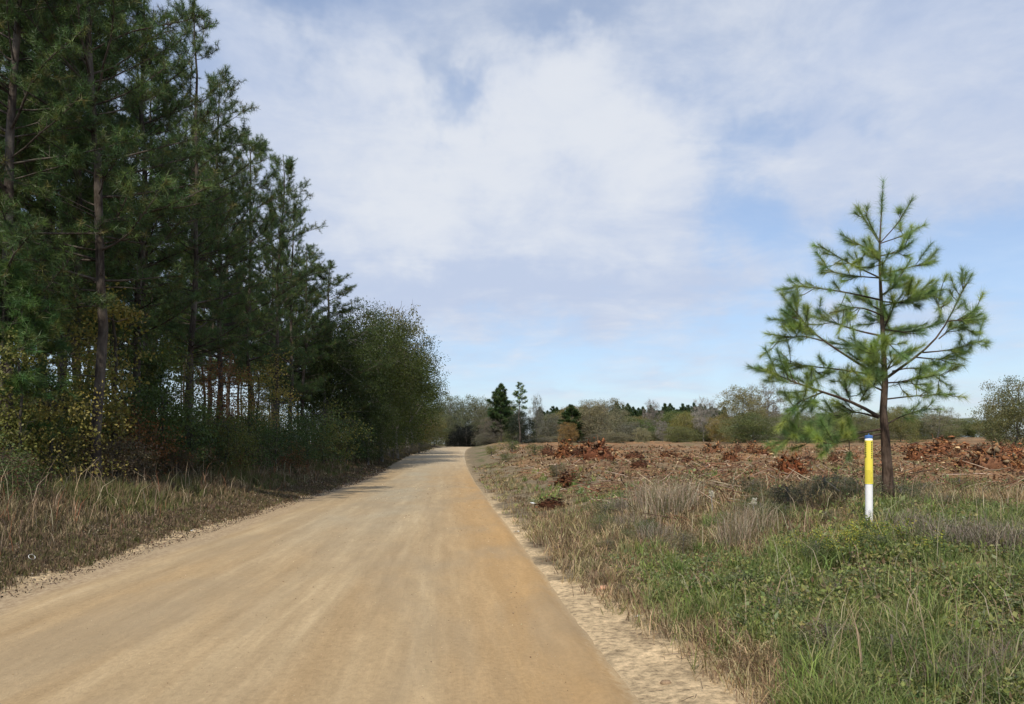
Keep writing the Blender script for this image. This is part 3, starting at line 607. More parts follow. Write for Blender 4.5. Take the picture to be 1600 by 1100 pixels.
for q, (me, nm, px, D, top, wpx, mh, mw, col, lab) in enumerate(FAR):
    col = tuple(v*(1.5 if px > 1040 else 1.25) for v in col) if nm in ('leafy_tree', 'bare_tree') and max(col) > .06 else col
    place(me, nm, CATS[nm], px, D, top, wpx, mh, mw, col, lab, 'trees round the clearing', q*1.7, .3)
r = np.random.default_rng(28)
for q in range(34):
    px = 846+q*21+r.uniform(-8, 8); D = r.uniform(168, 215); top = r.uniform(629, 650)+(18 if 1488 < px < 1545 else 0)
    place([roundt, bushy, bushy][q % 3], 'leafy_tree', 'broadleaf tree', px, D, top, r.uniform(44, 74), 9, 8.6, [(.17, .19, .065), (.22, .21, .10), (.12, .16, .055), (.24, .19, .075), (.19, .21, .09)][r.integers(0, 5)], 'olive tree in the continuous woods band behind the clearing', 'trees of the woods band behind the clearing', r.random()*6, .3)
r = np.random.default_rng(25)
for q in range(56):      # dark pines of the horizon
    px = 846+q*5.8+r.uniform(-3, 3) if q < 50 else 655+(q-50)*9
    D = r.uniform(230, 280); top = r.uniform(630, 642) if px > 970 else r.uniform(634, 644)
    if px > 700: top = 628 if q == 21 else top
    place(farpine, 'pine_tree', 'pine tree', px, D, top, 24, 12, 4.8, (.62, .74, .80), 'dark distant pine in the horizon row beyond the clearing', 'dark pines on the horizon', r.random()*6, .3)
r = np.random.default_rng(27)
for q in range(8):      # trees lining the left side of the road beyond the leafy clump
    yy = 104+q*9.5; x = float(bend(yy))-r.uniform(7.6, 10.5); s = r.uniform(.85, 1.15); c = [(.15, .145, .045), (.12, .13, .06), (.17, .14, .05), (.11, .12, .045)][q % 4]
    tree_from([roundt, bushy][q % 2], 'leafy_tree', 'olive tree in the row lining the far left side of the road', 'broadleaf tree', (x, yy, float(hgt(x, yy))-.3), q*2.2, (s, s, s*r.uniform(.85, 1.15)), c, 'trees lining the far road')
for q in range(9):
    yy = 168+q*7; x = float(bend(yy))+r.uniform(5.8, 9.5); s = r.uniform(.9, 1.2); c = [(.11, .12, .06), (.14, .135, .08), (.09, .10, .045)][q % 3]
    tree_from([bushy, roundt][q % 2], 'leafy_tree', 'grey-green tree in the row right of the road at its far end', 'broadleaf tree', (x, yy, float(hgt(x, yy))-.3), q*1.2, (s, s, s), c, 'trees lining the far road')
for q in range(7):  # added across the road line; tunnel shade painted as near-black leaf colour
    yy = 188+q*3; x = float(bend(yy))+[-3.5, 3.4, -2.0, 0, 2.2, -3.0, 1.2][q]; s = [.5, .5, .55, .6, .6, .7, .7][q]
    tree_from(roundt, 'evergreen_tree', 'tree standing across the road end, tunnel shade painted into its black-green leaves', 'evergreen tree', (x, yy, float(hgt(x, yy))-(.3 if abs(x-bend(yy)) > 3 or yy > 250 else .3)), q*1.9, (s, s, s), (.010, .012, .008), 'shade-coloured trees at the road end')
r = np.random.default_rng(26)
for q in range(46):      # scrub closing the feet of the far trees
    px = 668+q*18.2+r.uniform(-6, 6); D = r.uniform(140, 165)
    if px > 1545: D = 90
    p = foot(px, D)
    if abs(p[0]-bend(p[1])+2) < 6: continue
    h = r.uniform(1.3, 2.9)*(1 if px < 1490 else .55)
    c = [(.12, .125, .05), (.16, .145, .08), (.19, .17, .11), (.14, .13, .1)][r.integers(0, 4)]; s = r.uniform(.45, .8)
    c = tuple(v*1.3 for v in c); tree_from([roundt, bushy][r.integers(0, 2)], 'scrub_bush', 'low grey-green bush in the scrub line closing the clearing', 'bush', (p[0], p[1], p[2]-.3), r.random()*6, (s, s, h/9), c, 'scrub along the far edge of the clearing')

# ---------------------------------------------------------------- the young pine by the marker post
PP, PD = ground_at(1388, 792)
def zp(u, v): return 1140+u/2.75, 260+v/2.75           # notes were taken on an enlarged view
def young_pine():
    r = np.random.default_rng(99); root = PP.copy()
    def pt(u, v, dz=0.): return at(*zp(u, v), PD+dz)-root
    tr = [np.array([.02, 0, -.1]), at(1388, 775, PD)-root, at(1386, 730, PD)-root, at(1383, 680, PD)-root, pt(660, 1050), pt(668, 930), pt(662, 800), pt(655, 650), pt(650, 540), pt(645, 430), pt(645, 330), pt(652, 200), pt(660, 70)]
    tr = np.array(tr); rad = .82*np.array([.125, .108, .092, .080, .066, .056, .046, .037, .030, .023, .016, .010, .005])
    parts = [tube(tr, rad, 12, .10, 4)]; P0, P1, R0, R1 = [], [], [], []; TW = []
    def branch(pts, r0, dz0=0., dz1=0., foliage=.45, subs=5, sl=.38, fill=1.0, tip=True):
        n = len(pts); L = [pt(u, v, dz0+(dz1-dz0)*i/(n-1)) for i, (u, v) in enumerate(pts)]
        d = np.array(L); s = np.concatenate([[0], np.cumsum(np.linalg.norm(np.diff(d, axis=0), axis=1))]); t = np.linspace(0, s[-1], 9)
        c = np.column_stack([np.interp(t, s, d[:, k]) for k in range(3)])
        for _ in range(2): c[1:-1] = (c[:-2]+c[1:-1]*2+c[2:])/4
        rr = np.linspace(r0, .005, 9); parts.append(tube(c, rr, 6))
        end = unit(c[-1]-c[-2]); tot = s[-1]
        if tip: TW.append((c[-1]-end*.30, c[-1], 1.0)); TW.append((c[-1]-end*.52, c[-1]-end*.24, .7))
        for f0 in np.arange(max(foliage-.05, .1), .86, .17/max(tot, .3)):
            q = f0*8; i0 = min(int(q), 7); o = c[i0]+(c[i0+1]-c[i0])*(q-i0); TW.append((o, o+unit(c[i0+1]-c[i0])*.16, .34))
        for k in range(int(subs*1.25)):
            f = 1-(1-foliage)*r.random() if False else r.uniform(foliage, .97); q = f*8; i0 = min(int(q), 7); o = c[i0]+(c[i0+1]-c[i0])*(q-i0)
            ax = unit(c[i0+1]-c[i0]); dd = unit(ax*.75+rdir(r, 1)[0]*.8+np.array([0, 0, .12])); ln = sl*r.uniform(.45, 1.45)
            m = o+dd*ln*.5; e = m+unit(dd+ax*.3+np.array([0, 0, .15]))*ln*.5
            P0.extend([o, m]); P1.extend([m, e]); R0.extend([.007, .0055]); R1.extend([.0055, .004])
            TW.append((e-(e-m)*.95, e, fill)); 
            if ln > .28 and r.random() < .6: TW.append((o+(m-o)*.5, m, fill*.6))
    B = branch
    TW.append((pt(655, 200), pt(660, 62), 1.3)); TW.append((pt(650, 330), pt(653, 200), 1.0)); TW.append((pt(646, 430), pt(645, 340), .8))
    TW.append((pt(655, 640), pt(650, 540), .5)); TW.append((pt(662, 900), pt(658, 780), 1.6)); TW.append((pt(650, 200), pt(655, 130), 1.0))
    B([(645, 330), (600, 260), (548, 175)], .010, 0, .1, .3, 2, .2); B([(648, 325), (615, 270), (585, 205)], .008, 0, -.3, .3, 1, .2)
    B([(650, 325), (720, 250), (785, 140)], .010, 0, -.15, .4, 2, .2); B([(650, 330), (740, 300), (840, 250)], .010, 0, .2, .3, 3, .2)
    B([(645, 370), (560, 340), (478, 290)], .011, 0, .2, .3, 2, .25); B([(645, 385), (720, 370), (785, 325)], .011, 0, -.3, .2, 4, .25)
    B([(645, 400), (600, 385), (570, 360)], .010, 0, -.5, .0, 5, .25, 1.5); B([(648, 480), (500, 410), (380, 335)], .013, 0, -.2, .3, 5, .25)
    B([(648, 480), (520, 470), (405, 445)], .012, 0, .4, .3, 6, .3, 1.2); B([(648, 465), (750, 440), (880, 405)], .013, 0, .3, .3, 5, .3)
    B([(650, 490), (720, 490), (760, 480)], .010, 0, .6, .2, 4, .28); B([(652, 575), (500, 540), (400, 525), (275, 512)], .016, 0, -.2, .3, 8, .3)
    B([(655, 600), (780, 570), (918, 528)], .016, 0, .2, .3, 8, .3, 1.2); B([(655, 580), (740, 590), (810, 560)], .014, 0, -.5, .4, 9, .32, 1.8)
    B([(655, 640), (560, 600), (430, 630)], .014, 0, -.4, .3, 6, .3); B([(660, 700), (690, 640), (712, 580)], .015, 0, -.25, .3, 4, .28)
    B([(662, 730), (540, 705), (430, 665), (345, 640)], .018, 0, .5, .3, 8, .32); B([(665, 700), (760, 715), (850, 690)], .015, 0, .3, .2, 7, .3)
    B([(612, 885), (530, 830), (400, 750), (330, 690), (262, 595)], .022, -.05, -.3, .55, 16, .36, 1.6); B([(400, 750), (330, 730), (215, 735)], .012, -.2, -.2, .3, 8, .3, 1.2)
    B([(635, 900), (480, 872), (350, 860), (228, 842)], .018, 0, .3, .4, 11, .35); B([(640, 830), (560, 770), (500, 770)], .013, 0, .5, .3, 6, .3)
    B([(350, 860), (380, 890), (400, 900)], .012, .2, .2, .0, 5, .3); B([(680, 905), (800, 820), (900, 740), (945, 650), (1015, 505)], .026, 0, -.35, .72, 6, .3)
    B([(935, 665), (1000, 660), (1065, 610)], .012, -.3, -.3, .1, 9, .3, 1.1); B([(900, 740), (960, 690), (1020, 690)], .011, -.25, .1, .2, 7, .3, 1.2)
    B([(830, 800), (950, 790), (1095, 745)], .014, -.1, .2, .35, 11, .3); B([(800, 820), (900, 830), (960, 815)], .013, 0, .4, .3, 7, .3)
    B([(920, 600), (900, 610), (890, 580)], .008, .1, .3, .1, 5, .3); B([(700, 880), (790, 860), (925, 905)], .014, 0, .3, .3, 9, .32)
    B([(680, 930), (760, 925), (830, 905)], .014, 0, -.3, .2, 7, .32); B([(672, 1000), (800, 985), (965, 978)], .015, 0, .4, .4, 8, .28, .8)
    B([(640, 1075), (560, 1020), (400, 970), (280, 930), (125, 862)], .028, 0, -.5, .5, 16, .38, 1.4); B([(400, 970), (300, 1010), (270, 1040)], .014, -.2, -.6, .1, 12, .34, 1.5)
    B([(520, 1010), (500, 960), (470, 915)], .012, -.1, .3, .1, 8, .32, 1.2); B([(640, 1080), (540, 1050), (430, 1085)], .018, 0, .4, .3, 12, .35, 1.4)
    B([(560, 1010), (590, 960), (600, 940)], .010, 0, -.3, .1, 6, .3, 1.3); B([(655, 890), (610, 870), (600, 840)], .012, 0, -.5, .1, 9, .32, 1.6)
    B([(668, 890), (700, 830), (740, 800)], .012, 0, -.4, .1, 8, .3, 1.2); B([(665, 780), (560, 790), (540, 760)], .012, 0, -.6, .3, 6, .3)
    B([(648, 1130), (520, 1150), (380, 1165), (250, 1150)], .022, 0, -.5, .45, 14, .36, 1.5); B([(648, 1150), (500, 1180), (400, 1195)], .018, 0, -1.0, .4, 13, .36, 1.7)
    B([(655, 1120), (740, 1070), (860, 1040)], .014, 0, .5, .4, 6, .3, .7)
    # boughs toward and away from the viewer
    for k in range(10):
        v = r.uniform(420, 1040); du = r.uniform(-110, 110); dz = (1 if k % 2 else -1)*(.35+(v-400)/640*.9); B([(655, v), (655+du*.5, v-20), (655+du, v-50)], .015, 0, dz, .4, 6, .3, 1.2)
    parts.append(cones(P0, P1, np.array(R0), np.array(R1), 4))
    tv, tf, _ = join(parts)
    ps, ds, cs = [], [], []
    for a, b, f in TW:
        n = int(185*f); t = r.random(n); ax = unit(b-a); p = a+(b-a)*t[:, None]; q = unit(ax*(.55+.5*t[:, None])+rdir(r, n)*.75+np.array([0, 0, -.10])); ps.append(p); ds.append(q)
        cs.append(np.repeat(cvar(r, 1, 1, [(.20, .26, .095), (.15, .215, .095), (.23, .27, .085), (.13, .19, .10)], .12), n, 0))
    P = np.concatenate(ps); D = np.concatenate(ds); n = len(P); V, Fn = needles(r, P, D, r.uniform(.08, .18, n), np.full(n, .0034))
    col = np.repeat(np.concatenate(cs)*(.7+.6*r.random((n, 1))), 3, 0)
    t = thing('young_pine', 'lone young pine with open bright green boughs beside the yellow marker post', 'young pine', root)
    obj('trunk', build(tv, tf, BARKR, None, True), t); c = obj('crown', build(V, Fn, NEEDLE2, col), t); c.color = (1.4, 1.4, 1.2, 1)
young_pine()

# ---------------------------------------------------------------- marker post
def cyl(r0, r1, z0, z1, n=28, cap=False, rings=6):
    zz = np.linspace(z0, z1, rings); V, F = tube(np.column_stack([zz*0, zz*0, zz]), np.linspace(r0, r1, rings), n)
    if cap:
        V = np.concatenate([V, [[0, 0, z1]]]); k = (rings-1)*n; j = np.arange(n); return V, [F, np.column_stack([k+j, k+(j+1) % n, np.full(n, len(V)-1)])]
    return V, F
mp, mD = ground_at(1358, 824)
S = mD/FPX; HM = height_to(1358, 680, mD, mp); pr = 5.6*S
WHITE = mat_simple('white_plastic', (.80, .80, .80), .35, .5, .10, 9); YELL = mat_simple('yellow_plastic', (.78, .66, .08), .35, .5, .06, 9); BLUE = mat_simple('blue_cap', (.05, .13, .34), .4, .5, .1); INK = mat_simple('black_ink', (.06, .055, .03), .6, .3); GINK = mat_simple('grey_print', (.30, .30, .32), .6, .3)
t_ = WHITE.node_tree; p_ = [n for n in t_.nodes if n.type == 'BSDF_PRINCIPLED'][0]; src = p_.inputs['Base Color'].links[0].from_socket; g_ = N(t_, 'ShaderNodeTexCoord'); s_ = N(t_, 'ShaderNodeSeparateXYZ'); t_.links.new(g_.outputs['Object'], s_.inputs[0])
nz_ = NOISE(t_, g_.outputs['Object'], 30, 6, .7); dirt = RAMP(t_, M2(t_, 'ADD', M2(t_, 'MULTIPLY', s_.outputs[2], 1.6), M2(t_, 'MULTIPLY', nz_, .7)), [(.36, .75), (.62, 0.)]); t_.links.new(MIXC(t_, dirt, src, (.36, .26, .16)), p_.inputs['Base Color'])
post = thing('marker_post', 'white plastic marker post with yellow sleeve and blue cap in the weeds', 'marker post', mp, R(4)); post.rotation_euler = (R(.6), R(-.6), 0)
obj('post', build(*cyl(pr, pr, -.2, HM-.03, cap=True), WHITE, None, True), post)
ztop = HM*(680-688)/144+HM; zmid = HM*(824-718)/144; zbot = HM*(824-756)/144
sl = obj('yellow_sleeve', build(*cyl(pr*1.045, pr*1.045, zmid, ztop), YELL, None, True), post)
s2 = obj('yellow_sleeve', build(*cyl(pr*1.09, pr*1.09, zbot, zmid+.01), YELL, None, True), post)
V, F = cyl(pr*1.08, pr*1.08, HM-.040, HM-.012, 28); V2, F2 = tube(np.array([[0, 0, HM-.012], [0, 0, HM-.004], [0, 0, HM+.004]]), np.array([pr*1.08, pr*.95, .001]), 28)
v, f, _ = join([(V, F), (V2, F2)]); cap = obj('cap', build(v, f, BLUE, None, True), post)
obj('knob', build(*cyl(.007, .006, HM, HM+.022, 10, True), BLUE, None, True), cap)
def curved_bars(bars, rad, base_ang):      # small print: bars of (angle0, angle1, z0, z1) on the sleeve
    ps = []
    for a0, a1, z0, z1 in bars:
        a = base_ang+np.linspace(a0, a1, 6); v = np.concatenate([np.column_stack([np.cos(a)*rad, np.sin(a)*rad, np.full(6, z)]) for z in (z0, z1)])
        j = np.arange(5); ps.append((v, np.column_stack([j, j+1, j+7, j+6])))
    return join(ps)[:2]
face = -math.pi/2-math.atan2(mp[0], mp[1])
r = np.random.default_rng(3)
for a in (-.95, .62):      # two columns of lettering running down the upper sleeve, too small to read
    z = ztop-.02; bars = []
    while z > zmid+.03:
        h = r.uniform(.010, .022); bars.append((a, a+.32, z-h, z)); bars.append((a+.02, a+.10, z-h-.008, z-h)) if r.random() < .5 else None; z -= h+r.uniform(.006, .014)
    v, f = curved_bars(bars, pr*1.045+.0012, face); obj('lettering', build(v, f, INK), sl)
bars = [(-.9+r.uniform(0, .1), .9-r.uniform(0, .5), z, z+.004) for z in np.arange(zbot+.02, zbot+(zmid-zbot)*.55, .014)]
v, f = curved_bars(bars, pr*1.09+.0012, face); obj('lettering', build(v, f, mat_simple('faded_print', (.45, .36, .03), .6, .3)), s2)
zl = HM*(824-806)/144; bars = [(-.30, .30, zl, zl+.004), (-.30, -.22, zl, zl+.07), (.22, .30, zl, zl+.07), (-.3, .3, zl+.068, zl+.072), (-.12, .2, zl+.02, zl+.034), (-.15, .1, zl+.046, zl+.056)]
v, f = curved_bars(bars, pr+.0012, face+.1); obj('tag_print', build(v, f, GINK), post)

# ---------------------------------------------------------------- uprooted stumps and root piles
def stump_mesh(seed, h=.62, n=70, clods=60, pale=2):
    """a torn root plate heap one metre wide: lumpy clay core, tangled roots, clods, a little splintered wood"""
    r = np.random.default_rng(seed); k, m = 40, 20
    th = np.linspace(0, 2*math.pi, k, endpoint=False); ph = np.linspace(0, math.pi/2, m); T, Pq = np.meshgrid(th, ph)
    dx, dy, dz = np.cos(T)*np.cos(Pq), np.sin(T)*np.cos(Pq), np.sin(Pq)
    q = .78+.7*(fbm(dx*1.8+dz*1.3+5, dy*1.8+5+dz, seed)-.5)+.4*(fbm(dx*5+9+dz*4, dy*5-dz*3+9, seed+3)-.5)
    V = np.stack([q*dx*.46, q*dy*.38, np.minimum(q, .95)*dz*h*.85-.03], -1).reshape(-1, 3)
    i, j = np.meshgrid(np.arange(m-1), np.arange(k), indexing='ij'); j2 = (j+1) % k
    Fq = np.stack([i*k+j, i*k+j2, (i+1)*k+j2, (i+1)*k+j], -1).reshape(-1, 4)
    CL = np.array([(.22, .095, .045), (.13, .058, .033), (.33, .165, .080), (.06, .036, .024), (.20, .14, .09)])
    core = (V, Fq, np.array([[.13, .058, .033]])*(.5+1.*r.random((len(V), 1))))
    def shell(lo, hi):
        a = r.random()*6.283; e = r.uniform(0, 1.45); g = r.uniform(lo, hi); return np.array([math.cos(a)*math.cos(e)*.46*g, math.sin(a)*math.cos(e)*.38*g, math.sin(e)*h*g*.95])
    roots = []
    for q_ in range(n):
        s = shell(.55, .85); d = unit(s*np.array([1, 1, .9])+r.normal(0, .22, 3)); p = [s]; ln = r.uniform(.12, .42)
        for _ in range(5): d = unit(d+r.normal(0, .5, 3)); p.append(p[-1]+d*ln/5)
        p = np.array(p); p[:, 2] = np.maximum(p[:, 2], .01); rr = np.linspace(r.uniform(.007, .022), .003, 6)
        v, f = tube(p, rr, 5, .3, q_); roots.append((v, f, np.repeat(CL[r.integers(0, 5)][None]*r.uniform(.6, 1.3), len(v), 0)))
    cl = []; ff = np.array([[0, 2, 4], [2, 1, 4], [1, 3, 4], [3, 0, 4], [2, 0, 5], [1, 2, 5], [3, 1, 5], [0, 3, 5]])
    for q_ in range(clods):
        c = shell(.7, 1.15); o = r.uniform(.02, .07)
        ico = np.array([[1, 0, 0], [-1, 0, 0], [0, 1, 0], [0, -1, 0], [0, 0, 1], [0, 0, -1.]])*r.uniform(.5, 1.3, (6, 1))+r.normal(0, .15, (6, 3))
        cl.append((c+ico*o, ff, np.repeat(CL[r.integers(0, 5)][None]*r.uniform(.7, 1.4), 6, 0)))
    Vr, Fr, Cr = join(roots); Vc, Fc, Cc = join([core]+cl)
    wood = []
    for q_ in range(pale):
        s = shell(.75, .9); s[1] = -abs(s[1]); d = unit(rdir(r, 1)[0]+np.array([0, 0, .3])); e = s+d*r.uniform(.08, .18)
        v, f = tube(np.array([s, (s+e)/2, e, e+d*.004]), np.array([.028, .03, .026, .001]), 7, .4, q_); wood.append((v, f, np.repeat(np.array([[.62, .44, .25]])*r.uniform(.6, 1.2), len(v), 0)))
    out = [('root_plate', build(Vc, Fc, CLAY, Cc)), ('roots', build(Vr, Fr, CLAY, Cr))]
    if wood: v, f, c = join(wood); out.append(('splintered_wood', build(v, f, SOIL, c)))
    return out
SM = [stump_mesh(71, .75, 60, 50, 1), stump_mesh(72, .6, 90, 70, 1), stump_mesh(73, .7, 70, 80, 3)]; SMH = [.75*.85, .6*.85, .7*.85]
BR = (.85, .92, .95); DK = (.58, .56, .58); OG = (1.25, 1.35, 1.3)
STUMPS = [  # column, foot row, top row, width px, metres, mesh, tint, label
    (856, 700, 682, 26, 52, 0, BR, 'small reddish root pile at the left end of the pile by the road'),
    (885, 706, 680, 46, 50, 2, (1.1, 1.05, .9), 'rust-topped root pile between the small left pile and the large dark one'),
    (932, 718, 687, 66, 44, 1, (1.0, .9, .85), 'large dark red root pile nearest the dirt road, right of the rusty top'),
    (905, 708, 692, 36, 47, 0, DK, 'dark low root clump left of the large dark red pile'),
    (1116, 705, 683, 42, 62, 1, OG, 'orange clay stump left of the twin stumps in mid-clearing'),
    (1152, 706, 685, 24, 58, 0, BR, 'narrow upright red stump, left of the twin stumps'),
    (1176, 702, 682, 32, 62, 2, OG, 'orange-brown stump with pale wood, right of the twin stumps'),
    (1141, 727, 709, 36, 38, 1, (1, .9, .8), 'low dark-sided root clod in front of the twin stumps'),
    (1236, 757, 724, 58, 24.5, 1, (1., .78, .62), 'dark hollow rusty stump standing alone in front of the clearing'),
    (1262, 712, 702, 34, 46, 0, DK, 'low dark root clod left of the marker post, behind the lone rusty stump'),
    (1303, 714, 700, 28, 46, 2, BR, 'small brown root clod directly left of the marker post'),
    (1372, 716, 704, 30, 44, 0, OG, 'orange root clod between the marker post and the pine trunk'),
    (1432, 715, 694, 44, 44, 1, (1.2, 1.1, .95), 'dark-mouthed orange stump right of the pine trunk'),
    (1478, 708, 682, 70, 52, 2, (1.35, 1.35, 1.25), 'broad brown root heap behind the dark-mouthed stump'),
    (1490, 720, 702, 24, 42, 0, OG, 'small orange stump with pale cut wood before the broad heap'),
    (1548, 740, 700, 80, 30, 1, OG, 'big orange-brown root mass near the right frame edge'),
    (1585, 738, 712, 50, 30, 0, (1.2, 1.1, .8), 'yellowish root clump at the right frame edge'),
    (1588, 708, 682, 44, 45, 2, (1.5, 1.4, 1.3), 'bright orange stump highest at the right frame edge'),
    (1530, 712, 690, 40, 46, 2, (1., .9, .85), 'brown root heap behind the big orange-brown root mass'),
    (990, 712, 700, 40, 44, 0, (.9, .9, .9), 'low brown root clod right of the large dark red pile'),
    (1045, 708, 697, 46, 52, 2, (1., 1., .95), 'small brown heap in the middle of the empty clearing'),
    (1075, 722, 710, 30, 37, 1, (.85, .8, .8), 'dark low clod in the open clearing below the orange clay stump'),
    (1000, 735, 722, 36, 30, 0, (.7, .68, .68), 'dark brown clod at the near side of the clearing behind the tall grass'),
    (890, 745, 728, 60, 27, 2, (.62, .58, .55), 'dark heap of brush and soil on the slope below the road-side root pile'),
    (862, 775, 757, 60, 20, 0, (.5, .46, .44), 'dark brown root tangle on the slope beside the road'),
    (1330, 712, 700, 36, 46, 1, (1.2, 1.1, 1.), 'orange-brown clod just left of the marker post top'),
    (1440, 700, 684, 90, 60, 2, (1.5, 1.5, 1.5), 'long tan heap of clods on the skyline right of the pine trunk'),
    (1500, 698, 683, 80, 66, 1, (1.5, 1.4, 1.3), 'pale orange heap on the skyline under the open sky gap'),
    (1555, 700, 684, 80, 58, 0, (1.4, 1.3, 1.2), 'tan-orange heap on the skyline left of the frame edge'),
    (1460, 716, 702, 60, 40, 2, (1.35, 1.35, 1.3), 'low tan heap in front of the dark-mouthed stump'),
    (1510, 724, 706, 50, 36, 0, (1.3, 1.3, 1.2), 'tan root heap left of the big orange-brown root mass'),
    (1195, 704, 691, 60, 56, 2, (1.4, 1.4, 1.3), 'low tan heap with pale chips behind the pine boughs'),
    (1205, 706, 690, 40, 60, 0, (1., .9, .8), 'low brown root heap between twin stumps and pine boughs'),
]
for q, (px, fy_, ty, wp, D, m, c, lab) in enumerate(STUMPS):
    p = foot(px, D); h = (fy_-ty)*D/FPX*1.0; wd = wp*D/FPX*1.08; p[2] -= .06*h
    tree_from(SM[m], 'uprooted_stump', lab, 'tree stump', p, (q*.5) % .9-.45, (wd, wd*.9, h/SMH[m]), c, 'uprooted stumps in the clearing')

# ---------------------------------------------------------------- ground cover (stuff)
def scatter(r, n, x0, x1, y0, y1, near=1.0):
    """points over the verge, denser near y0"""
    t = r.random(n); y = (y0**(1-near)+t*(y1**(1-near)-y0**(1-near)))**(1/(1-near)) if near != 1 else y0*(y1/y0)**t
    x = r.uniform(0, 1, n)
    xx = x0+(x1-x0)*x
    return xx, y
def stuff(name, parts, mat, label=None, cat=None):
    V, F, C = join(parts); o = obj(name, build(V, F, mat, C)); tag(o, label, cat, None, 'stuff'); return o
def wedge(r, n, y0, y1, x_lo, x_hi, near=1.6):
    """random points in the part of the right verge a viewer near the camera sees"""
    _, y = scatter(r, n, 0, 1, y0, y1, near); lim = np.minimum(x_hi, .86*y+2.2); x = x_lo+(lim-x_lo)*r.random(n); return x+bend(y), y
r = np.random.default_rng(123)
def dryzone(x, y):      # where the verge is dead grass rather than green
    a = np.exp(-(((x-3.9)/1.7)**2+((y-12.2)/3.6)**2))*1.1; b = np.exp(-(((x-8.2)/2.3)**2+((y-12.)/2.)**2))*.9
    return a+b+(fbm(x*.8, y*.8, 55)-.5)*1.3+.8*sstep(10.0, 13.5, y)+.5*sstep(2.8, 1.8, x)+(fbm(x*3.1, y*3.1, 57)-.5)*1.5
# broad-leaved weeds
x, y = wedge(r, 50000, 2.6, 24, 1.7, 16, 1.45); k = (dryzone(x, y)+(fbm(x*5, y*5, 58)-.5)*1.0 < .16+.42*r.random(len(x))) & (x-bend(y) > 1.5+.4*sstep(11, 5, y)+.5*r.random(len(x))); x, y = x[k], y[k]
hgt_ = hgt(x, y); nl = 9; sz = np.repeat((.015+.0021*y)*r.choice([.6, .9, 1.3, 1.7], len(x), p=[.35, .4, .18, .07]), nl); n = len(x)*nl
hh = np.repeat(.03+.34*np.clip(fbm(x*1.6, y*1.6, 61, 5)-.25, 0, 1)**1.3, nl)*r.random(n)*1.7
P = np.column_stack([np.repeat(x, nl)+r.normal(0, .07, n), np.repeat(y, nl)+r.normal(0, .07, n), np.repeat(hgt_, nl)+hh])
V, F = leaves(r, P, sz*r.uniform(.7, 1.6, n), sz*r.uniform(.5, .9, n), -.1)
pal = [(.18, .215, .070), (.13, .165, .065), (.25, .275, .085), (.22, .24, .12), (.31, .28, .10), (.24, .175, .10)]
c = np.repeat(cvar(r, len(x), 1, pal, .3, [.24, .17, .2, .15, .12, .12]), nl*4, 0)*cvar(r, n, 4, [(1, 1, 1)], .3)
stuff('ground_weeds', [(V, F, c)], LEAF, 'low green broad-leaved weeds covering the right verge', 'weeds')
# green grass
x, y = wedge(r, 13000, 2.6, 40, 1.7, 18, 1.5); k = (fbm(x*2.3+3, y*2.3, 66) > .46) & ((y < 18) | (x-bend(y) < 5) | (r.random(len(x)) < .15)) & (dryzone(x, y) < .6) & (x-bend(y) > 1.9); x, y = x[k], y[k]; nb = 15; n = len(x)*nb
P = np.column_stack([np.repeat(x, nb)+r.normal(0, .05, n), np.repeat(y, nb)+r.normal(0, .05, n), 0*np.repeat(x, nb)]); P[:, 2] = hgt(P[:, 0], P[:, 1])-.01
H = np.repeat(.16+.20*r.random(len(x)), nb)*r.uniform(.5, 1.15, n); wd = .0045+.0007*P[:, 1]
V, F = blades(r, P, H, wd, r.uniform(.1, .9, n)); pal = [(.17, .22, .065), (.22, .27, .075), (.13, .17, .055), (.32, .30, .14)]
c = np.repeat(cvar(r, len(x), 1, pal, .25), nb*5, 0)*cvar(r, n, 5, [(1, 1, 1)], .25)
stuff('green_grass', [(V, F, c)], LEAF, 'tufts of green grass among the right verge weeds', 'grass')
# dead grass on the right
DRYP = [(.36, .27, .15), (.25, .175, .105), (.46, .36, .21), (.18, .12, .075), (.23, .24, .09)]
x, y = wedge(r, 26000, 2.6, 60, 1.35, 26, 1.45); k = (dryzone(x, y) > .15+.5*r.random(len(x))) | (r.random(len(x)) < .34+.4*(fbm(x*1.3, y*1.3, 93) > .56)); k &= (x-bend(y) > 1.2+.5*sstep(11, 5, y)+.6*r.random(len(x))); k &= (r.random(len(x)) > (.93-.8*sstep(.49, .58, fbm(x*.35, y*.2, 44)))*sstep(15, 24, y)*sstep(3.0, 5.5, x-bend(y)+(fbm(x*.5, y*.3, 5)-.5)*4)); x, y = x[k], y[k]; nb = 11; n = len(x)*nb
hs = (.09+.15*np.clip(dryzone(x, y), 0, 1.4))*(1-.4*sstep(13, 20, y))
P = np.column_stack([np.repeat(x, nb)+r.normal(0, .06, n), np.repeat(y, nb)+r.normal(0, .06, n), 0*np.repeat(x, nb)]); P[:, 2] = hgt(P[:, 0], P[:, 1])-.01
H = np.repeat(hs*r.uniform(.6, 1.2, len(x)), nb)*r.uniform(.4, 1.3, n); wd = .003+.0006*P[:, 1]
V, F = blades(r, P, H, wd, r.uniform(.1, 1.7, n)); c = np.repeat(cvar(r, len(x), 1, DRYP, .25, [.28, .24, .16, .2, .12]), nb*5, 0)*cvar(r, n, 5, [(1, 1, 1)], .3)
stuff('dry_grass', [(V, F, c)], STRAW, 'dead tan grass along the right verge', 'grass')
